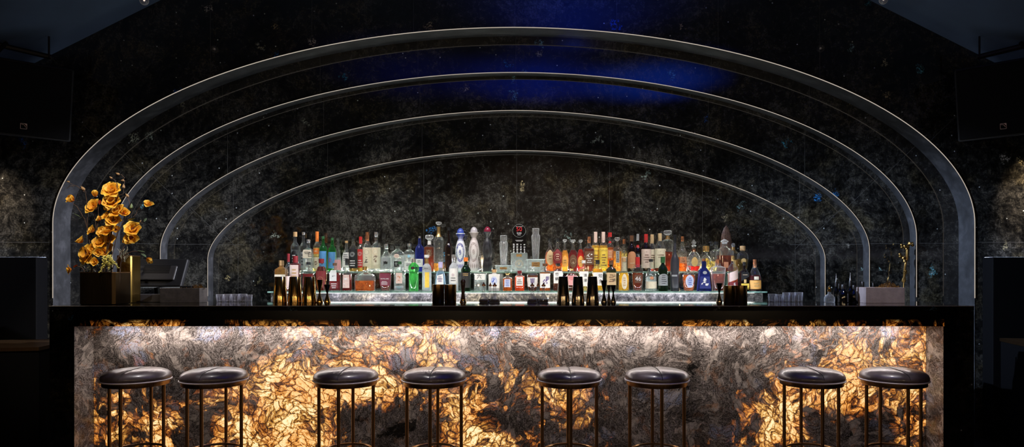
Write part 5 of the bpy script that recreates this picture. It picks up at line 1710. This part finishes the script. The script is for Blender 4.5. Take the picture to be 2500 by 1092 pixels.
def add_petal(bm, lay, R0, length, width, cup_, tilt, az, rnd):
    """one cupped petal; tilt 0 = upright along the axis, 90 = flat open"""
    nu, nv = 6, 8
    g = []
    tl = math.radians(tilt)
    for j in range(nv + 1):
        t_ = j / nv
        w = width * (.30 + .70 * math.sin(PI * min(t_ * .86 + .0, 1.0)) ** .8) * math.sqrt(max(.02, 1 - max(0.0, (t_ - .55) / .45) ** 2.6))
        if j == 0:
            w = width * .22
        # profile curve bends outward then the tip curls back in
        ang = tl * (.35 + .9 * t_) - cup_ * t_ * t_
        r = R0 * .12 + length * t_ * math.sin(ang)
        z = length * t_ * math.cos(ang)
        row = []
        for i in range(nu + 1):
            u = -1 + 2 * i / nu
            # hollow across the petal
            lift = .34 * w * (u * u)
            ca, sa = math.cos(ang), math.sin(ang)
            rr = r - lift * ca
            zz = z + lift * sa
            x, y = rr, u * w
            c, s_ = math.cos(az), math.sin(az)
            vtx = bm.verts.new((x * c - y * s_ + rnd.uniform(-1, 1) * length * .004, x * s_ + y * c + rnd.uniform(-1, 1) * length * .004, zz))
            vtx[lay] = min(1.0, t_ * .9 + .18 * u * u)
            row.append(vtx)
        g.append(row)
    for j in range(nv):
        for i in range(nu):
            bm.faces.new((g[j][i], g[j][i + 1], g[j + 1][i + 1], g[j + 1][i]))


def flower(parent, px, py, rpx, axis, openness=55, y=YV, seed=0, petals=9, pinkish=False):
    rnd = random.Random(seed + int(px * 7 + py))
    bm = bmesh.new()
    lay = bm.verts.layers.float.new('rad')
    R_ = rpx * SV * 1.03
    n1 = 3 if petals < 11 else 4
    for k in range(petals - n1):
        add_petal(bm, lay, R_, R_ * 1.12, R_ * .60, .22, openness + rnd.uniform(-8, 10), 2 * PI * k / (petals - n1) + rnd.uniform(-.2, .2), rnd)
    for k in range(n1):
        add_petal(bm, lay, R_, R_ * .92, R_ * .46, .12, openness * .42 + rnd.uniform(-6, 6), 2 * PI * (k + .5) / n1 + rnd.uniform(-.2, .2), rnd)
    ax = Vector(axis).normalized()
    q = ax.to_track_quat('Z', 'Y')
    c = P(px, py, y)
    off = c - Vector(parent.location) - ax * R_ * .45
    o = obj('flower', bm, M['petal'], parent, smooth=179, loc=off)
    o.rotation_euler = q.to_euler()
    if openness > 35:
        bm = bmesh.new()
        ball(bm, (0, 0, R_ * .22), R_ * .14, 8, 6, sz=1.8)
        obj('stamen', bm, M['stamen'], o, smooth=True)
    return o


def bud(parent, px, py, rpx, axis, mat='petal', y=YV):
    R_ = rpx * SV
    bm = bmesh.new()
    lay = bm.verts.layers.float.new('rad')
    rnd = random.Random(int(px + py))
    if mat == 'petal':
        for k in range(5):
            add_petal(bm, lay, R_, R_ * 2.0, R_ * .85, .62, 34, 2 * PI * k / 5, rnd)
    else:
        lathe(bm, [(R_ * .25, 0), (R_ * .7, R_ * .5), (R_ * .62, R_ * 1.3), (R_ * .25, R_ * 2.1), (R_ * .04, R_ * 2.5)], segs=8)
    ax = Vector(axis).normalized()
    c = P(px, py, y)
    o = obj('bud', bm, M['petal'] if mat == 'petal' else M[mat], parent, smooth=True, loc=c - Vector(parent.location) - ax * R_)
    o.rotation_euler = ax.to_track_quat('Z', 'Y').to_euler()
    return o


def leaf(parent, px, py, lpx, axis, y=YV, mat='leaf'):
    L = lpx * SV
    bm = bmesh.new()
    g = []
    for j in range(7):
        t_ = j / 6
        w = L * .30 * math.sin(PI * min(max(t_, .04), .97)) ** .8
        g.append([bm.verts.new((u * w, .12 * L * t_ * t_ + abs(u) * w * .25, L * t_)) for u in (-1, -.5, 0, .5, 1)])
    for j in range(6):
        for i in range(4):
            bm.faces.new((g[j][i], g[j][i + 1], g[j + 1][i + 1], g[j + 1][i]))
    ax = Vector(axis).normalized()
    o = obj('leaf', bm, M[mat], parent, smooth=True, loc=P(px, py, y) - Vector(parent.location))
    o.rotation_euler = ax.to_track_quat('Z', 'Y').to_euler()
    return o


def branch(desc, stems, y=YV, name='magnolia_branch', mat='branch', r0=.0045):
    """stems: lists of (px, py[, y]) paths; the first starts in the vase"""
    p0 = stems[0][0]
    base = P(p0[0], p0[1], y)
    t = thing(name, desc, 'flower branch', base, 0, 'magnolia branches in the bronze vase')
    bm = bmesh.new()
    rnd = random.Random(int(p0[0] + stems[0][-1][0]))
    for k, st in enumerate(stems):
        pts = [P(q[0], q[1], q[2] if len(q) > 2 else y) - base for q in st]
        pts = smooth_path(pts, 4)
        pts = [p + Vector((rnd.uniform(-1, 1), rnd.uniform(-1, 1), rnd.uniform(-1, 1))) * .0022 for p in pts]
        r = r0 if k == 0 else r0 * .55
        n = len(pts)
        tube(bm, pts, [r * (1 - .6 * i / (n - 1)) for i in range(n)], segs=6)
    obj('stem', bm, M[mat], t, smooth=True)
    return t


fr = (0, -1, .25)
b = branch('magnolia branch reaching furthest up and outward, with one large closed bloom', [[(232, 735), (228, 664), (214, 560), (198, 520), (178, 495)], [(214, 560), (211, 490), (208, 465), (196, 450)], [(208, 470), (190, 456), (178, 452), (165, 444)], [(180, 455), (170, 454), (163, 462)]])
flower(b, 174, 487, 15, (-.5, -.8, .45), 30, seed=1, petals=10)
bud(b, 203, 461, 5.5, (-.5, 0, .5), 'bud_husk')
bud(b, 167, 444, 3.2, (-1, 0, .2), 'bud_husk')
leaf(b, 196, 530, 16, (-.9, -.2, .4))
leaf(b, 205, 528, 15, (-.6, -.3, -.6))
b = branch('magnolia branch with one broad orange bloom below a yellow bud', [[(236, 735), (234, 664), (236, 580), (230, 520)], [(236, 580), (240, 520), (236, 488)], [(234, 560), (244, 535), (252, 520)]])
flower(b, 227, 505, 20, (-.25, -.85, .40), 58, seed=2)
bud(b, 232, 472, 8.5, (0, -.2, 1))
leaf(b, 243, 500, 12, (.3, -.3, 1), mat='petal')
b = branch('tallest magnolia branch, rising to bare budded twigs over two open blooms', [[(252, 735), (250, 664), (268, 590), (278, 520), (285, 470), (286, 448)], [(286, 462), (284, 446), (277, 438), (268, 436)], [(286, 470), (301, 458), (304, 442), (298, 437)], [(300, 440), (303, 434), (296, 427), (286, 424)],
            [(280, 480), (300, 474), (302, 458)], [(278, 500), (299, 482), (310, 480), (318, 488)], [(312, 482), (318, 500), (319, 512)]])
flower(b, 271, 463, 21, (0, -.85, .5), 62, seed=3, petals=10)
flower(b, 273, 491, 21, (.05, -.9, .42), 58, seed=4, petals=11)
bud(b, 263, 508, 10, (-.1, -.9, .2))
bud(b, 271, 434, 3.6, (-.8, 0, .6), 'bud_husk')
bud(b, 288, 425, 4.2, (-.8, 0, .4), 'bud_husk')
bud(b, 300, 441, 3.6, (-.9, 0, .1), 'bud_husk')
bud(b, 302, 456, 4.6, (0, 0, 1), 'bud_husk')
bud(b, 311, 478, 4.6, (-.5, 0, .6), 'bud_husk')
b = branch('magnolia branch with twin yellow-edged blooms near the middle of the bunch', [[(262, 735), (262, 664), (280, 600), (292, 540)], [(284, 580), (305, 530), (308, 535), (322, 520), (321, 503)]])
flower(b, 286, 516, 19, (-.2, -.8, .55), 56, seed=5)
flower(b, 303, 520, 14, (.6, -.7, .4), 48, seed=6, petals=7)
bud(b, 321, 505, 5.5, (.05, 0, 1), 'leaf')
b = branch('magnolia branch with blooms spilling down the middle above the vase', [[(258, 735), (256, 664), (262, 600), (270, 550)]])
flower(b, 276, 537, 18, (.3, -.85, .35), 52, seed=7)
flower(b, 260, 528, 13, (-.3, -.8, .55), 45, seed=8, petals=7)
flower(b, 263, 563, 19, (-.2, -.75, .6), 50, seed=9)
flower(b, 242, 534, 11, (-.8, -.5, .2), 35, seed=10, petals=6)
flower(b, 252, 590, 17, (0, -.9, -.1), 50, y=4.62, seed=19)
flower(b, 248, 566, 14, (-.3, -.85, .3), 50, seed=31, petals=8)
flower(b, 268, 582, 13, (.3, -.9, .2), 50, seed=32, petals=8, y=4.61)
flower(b, 240, 616, 12, (.1, -.9, -.1), 55, seed=33, petals=7, y=4.58)
flower(b, 232, 640, 12, (-.1, -.9, .1), 50, seed=34, petals=7, y=4.57)
flower(b, 282, 560, 12, (.4, -.8, .2), 48, seed=35, petals=7, y=4.64)
flower(b, 254, 616, 13, (.2, -.9, .1), 52, seed=36, petals=8, y=4.6)
b = branch('magnolia branch leaning toward the till, with round blooms, leaf and far starry bloom', [[(270, 735), (272, 664), (300, 610), (318, 560)], [(318, 560), (345, 545), (355, 538)], [(325, 530), (332, 523), (338, 508), (345, 512), (354, 504)], [(340, 512), (340, 505), (345, 503)]])
flower(b, 324, 560, 21, (.25, -.85, .45), 50, seed=11, petals=10)
flower(b, 320, 580, 17, (.35, -.9, -.1), 52, seed=12, y=4.61)
bud(b, 307, 590, 8, (-.2, -.9, .1))
flower(b, 362, 498, 12, (.35, -.6, .6), 62, seed=13, petals=6)
leaf(b, 313, 540, 24, (.9, -.4, .15))
leaf(b, 352, 542, 12, (.6, -.3, .6))
bud(b, 343, 541, 2.6, (.3, 0, 1), 'bud_husk')
b = branch('magnolia branch with crowded blooms low over the vase rim', [[(222, 735), (224, 664), (212, 630), (205, 600)], [(224, 664), (240, 620), (246, 590)]])
flower(b, 196, 588, 14, (-.5, -.6, .7), 42, seed=14, petals=7)
flower(b, 210, 620, 23, (-.35, -.85, .2), 66, seed=15, petals=10)
flower(b, 243, 592, 17, (.1, -.85, .5), 52, seed=16)
flower(b, 224, 562, 14, (-.5, -.7, .5), 48, seed=17, petals=7)
flower(b, 228, 606, 14, (.4, -.85, .2), 52, seed=18, petals=7)
flower(b, 262, 600, 15, (.3, -.9, .1), 52, seed=20, y=4.63)
b = branch('short magnolia branch bending outward and down with one red-hearted bloom', [[(205, 735), (206, 668), (196, 652), (182, 652)]])
flower(b, 168, 659, 13, (-.75, -.55, -.1), 62, seed=21, petals=6)
leaf(b, 180, 654, 14, (.8, -.3, .4), mat='petal')
b = branch('short magnolia branch hanging toward the till with one drooping bud', [[(290, 735), (296, 640), (318, 616), (342, 617), (358, 630)]])
bud(b, 364, 635, 8, (.8, -.2, -.6))
flower(b, 366, 638, 9, (.6, -.3, -.7), 30, seed=22, petals=5)
leaf(b, 335, 612, 20, (.9, -.1, -.3))
leaf(b, 345, 618, 17, (.7, -.2, -.7))

rnd = random.Random(11)
t = thing('berry_spray', 'hanging spray of pale yellow berries over the front of the short vase', 'berry spray', P(255, 660, 4.53))
base = Vector(t.location)
bm = bmesh.new()
bb = bmesh.new()
for k in range(13):
    ex, ey = rnd.uniform(243, 296), rnd.uniform(640, 668)
    sx, sy = 252 + rnd.uniform(-6, 22), rnd.uniform(622, 636)
    yy = 4.53 - rnd.uniform(0, .03)
    path = smooth_path([P(sx, sy, 4.56) - base, P((sx + ex) / 2, (sy + ey) / 2 - 6, yy) - base, P(ex, ey, yy) - base], 5)
    tube(bm, path, .0009, segs=4)
    for i, p in enumerate(path[2:]):
        for q in range(2):
            ball(bb, p + Vector((rnd.uniform(-1, 1), rnd.uniform(-1, .2), rnd.uniform(-1, 1))) * .0065, rnd.uniform(.0032, .0048), 8, 6)
obj('stem', bm, M['leaf'], t)
o = obj('berry', bb, M['berry'], t, smooth=True)
o['kind'] = 'stuff'
t = thing('lichen_twig', 'pale crooked lichen twigs over the rim of the tall golden vase', 'twig', P(300, 625, 4.70))
base = Vector(t.location)
bm = bmesh.new()
for k in range(12):
    x_, y_ = rnd.uniform(288, 316), rnd.uniform(604, 626)
    pts = [P(300 + rnd.uniform(-5, 5), 640, 4.74) - base, P((x_ + 300) / 2, y_ + 8, 4.70) - base, P(x_, y_, 4.68) - base, P(x_ + rnd.uniform(-5, 5), y_ - rnd.uniform(2, 7), 4.67) - base]
    tube(bm, smooth_path(pts, 3), .0013, segs=4)
obj('twig', bm, M['lichen'], t)
t = thing('leafy_filler', 'dark small-leaved filler foliage packed in the short vase mouth', 'foliage', P(232, 665, 4.62))
base = Vector(t.location)
bm = bmesh.new()
for k in range(150):
    c = P(rnd.uniform(196, 275), rnd.uniform(640, 666), rnd.uniform(4.56, 4.68)) - base
    a = rnd.uniform(0, 2 * PI)
    l = rnd.uniform(.006, .013)
    d1 = Vector((math.cos(a), rnd.uniform(-.6, .6), math.sin(a))).normalized()
    d2 = d1.cross(Vector((rnd.uniform(-1, 1), rnd.uniform(-1, 1), rnd.uniform(-1, 1)))).normalized()
    bm.faces.new([bm.verts.new(c + q) for q in (-d1 * l, d2 * l * .4, d1 * l, -d2 * l * .4)])
o = obj('leaves', bm, simple('dark_filler_leaf', (.05, .045, .02), .4), t)
o['kind'] = 'stuff'
o.location = (0, 0, 0)

# ------------------------------------------------------------------ loudspeakers on the walls
def loudspeaker(sx, desc):
    """cabinet turned to the room, pitched down; near corner outside the frame"""
    t = thing('loudspeaker', desc, 'loudspeaker', (sx * 3.64, 5.03, 2.56))
    cab = obj('cabinet', bx(-.42, .42, -.02, .22, -.27, .27, bevel=.012), M['black_plastic'], t)
    gr = obj('grille', bx(-.405, .405, -.034, -.021, -.255, .255, bevel=.006), M['black_grille'], t)
    lg = bmesh.new()
    px_, pz_ = -sx * .12, -.19
    s_ = .019
    for a, b_ in (((-s_, -s_), (s_, -s_)), ((s_, -s_), (s_, s_)), ((s_, s_), (-s_, s_)), ((-s_, s_), (-s_, -s_))):
        tube(lg, [(px_ + a[0], -.0355, pz_ + a[1]), (px_ + b_[0], -.0355, pz_ + b_[1])], .0016, segs=4)
    tube(lg, smooth_path([(px_ - s_ * .8, -.0355, pz_ + s_ * .7), (px_ + s_ * .1, -.0355, pz_ + s_ * .5), (px_ + s_ * .7, -.0355, pz_ - s_ * .4)], 4), .0018, segs=4)
    vs = [lg.verts.new(q) for q in ((px_ + s_ * .2, -.0362, pz_ + s_), (px_ + s_, -.0362, pz_ + s_), (px_ + s_, -.0362, pz_ + s_ * .1))]
    lg.faces.new(vs)
    obj('badge', lg, M['logo'], t)
    t.rotation_euler = (math.radians(12), 0, -sx * math.radians(45))
    return t


loudspeaker(-1, 'large black wall loudspeaker over the flower end of the bar')
loudspeaker(1, 'large black wall loudspeaker at the end of the bar without flowers')


def bracket(sx, desc):
    t = thing('speaker_bracket', desc, 'bracket', (sx * 3.50, 5.2, 2.95))
    bm = bmesh.new()
    tube(bm, [(0, .12, -.02), (sx * .62, -.42, .05)], .020, segs=8)
    obj('beam', bm, M['black_plastic'], t, smooth=True)
    bm = bmesh.new()
    tube(bm, [(0, .10, -.03), (0, .10, .13)], .007, segs=8)
    obj('rod', bm, M['black_plastic'], t, smooth=True)
    bm = bmesh.new()
    tube(bm, [(sx * .20, -.06, .03), (sx * .22, -.18, -.12)], .014, segs=8)
    obj('strut', bm, M['black_plastic'], t, smooth=True)


bracket(-1, 'black steel bracket carrying the loudspeaker over the flower end')
bracket(1, 'black steel bracket carrying the loudspeaker at the other end')

# ------------------------------------------------------------------ glass globe pendants touching the top of the picture
def globe(px, py, desc):
    Yg = 5.0
    c = P(px, py, Yg)
    t = thing('globe_pendant', desc, 'pendant lamp', c, 0, 'small glass globe pendants')
    bm = bmesh.new()
    ball(bm, (0, 0, 0), .030, 18, 12)
    obj('globe', bm, GL['crystal'], t, smooth=True)
    bm = bmesh.new()
    ball(bm, (0, 0, .004), .007, 10, 8)
    obj('bulb', bm, emitter('tiny_bulb', (1.0, .8, .7), 1.2), t, smooth=True)
    bm = bmesh.new()
    z = (3.61 if abs(c.x) < 2.47 else 3.61 - (abs(c.x) - 2.47) * .5)
    tube(bm, [(0, 0, .031), (0, 0, z - c.z)], .002, segs=6)
    obj('cord', bm, M['black_plastic'], t)


globe(352, 2, 'small clear glass globe pendant over the flower end of the bar')
globe(2157, 0, 'small clear glass globe pendant at the end away from the flowers')

# ------------------------------------------------------------------ dark side tables with bronze edge
def side_table(x, y, rz, desc):
    t = thing('side_table', desc, 'table', (x, y, 0), rz)
    obj('cabinet', bx(-.5, .5, -.3, .3, 0, .775, bevel=.004), M['panelling'], t)
    bm = bmesh.new()
    box(bm, -.505, .505, -.308, -.3005, .776, .800)
    box(bm, -.505, .505, -.3, .305, .7755, .800)
    obj('bronze_top', bm, M['bronze'], t)
    return t


side_table(-3.75, 4.95, math.radians(12), 'low dark cabinet with bronze top edge beside the flower end of the bar')
side_table(4.15, 5.0, math.radians(-12), 'low dark cabinet with bronze top edge in the gloom past the bar')
light('table_spot', 'SPOT', (-3.9, 3.6, 3.0), (-3.75, 4.7, .8), 5, (1, .75, .5), spot_size=.5, spot_blend=.8, shadow_soft_size=.02)
light('table_spot', 'SPOT', (4.0, 3.6, 3.0), (4.15, 4.75, .8), 2, (1, .75, .5), spot_size=.5, spot_blend=.8, shadow_soft_size=.02)
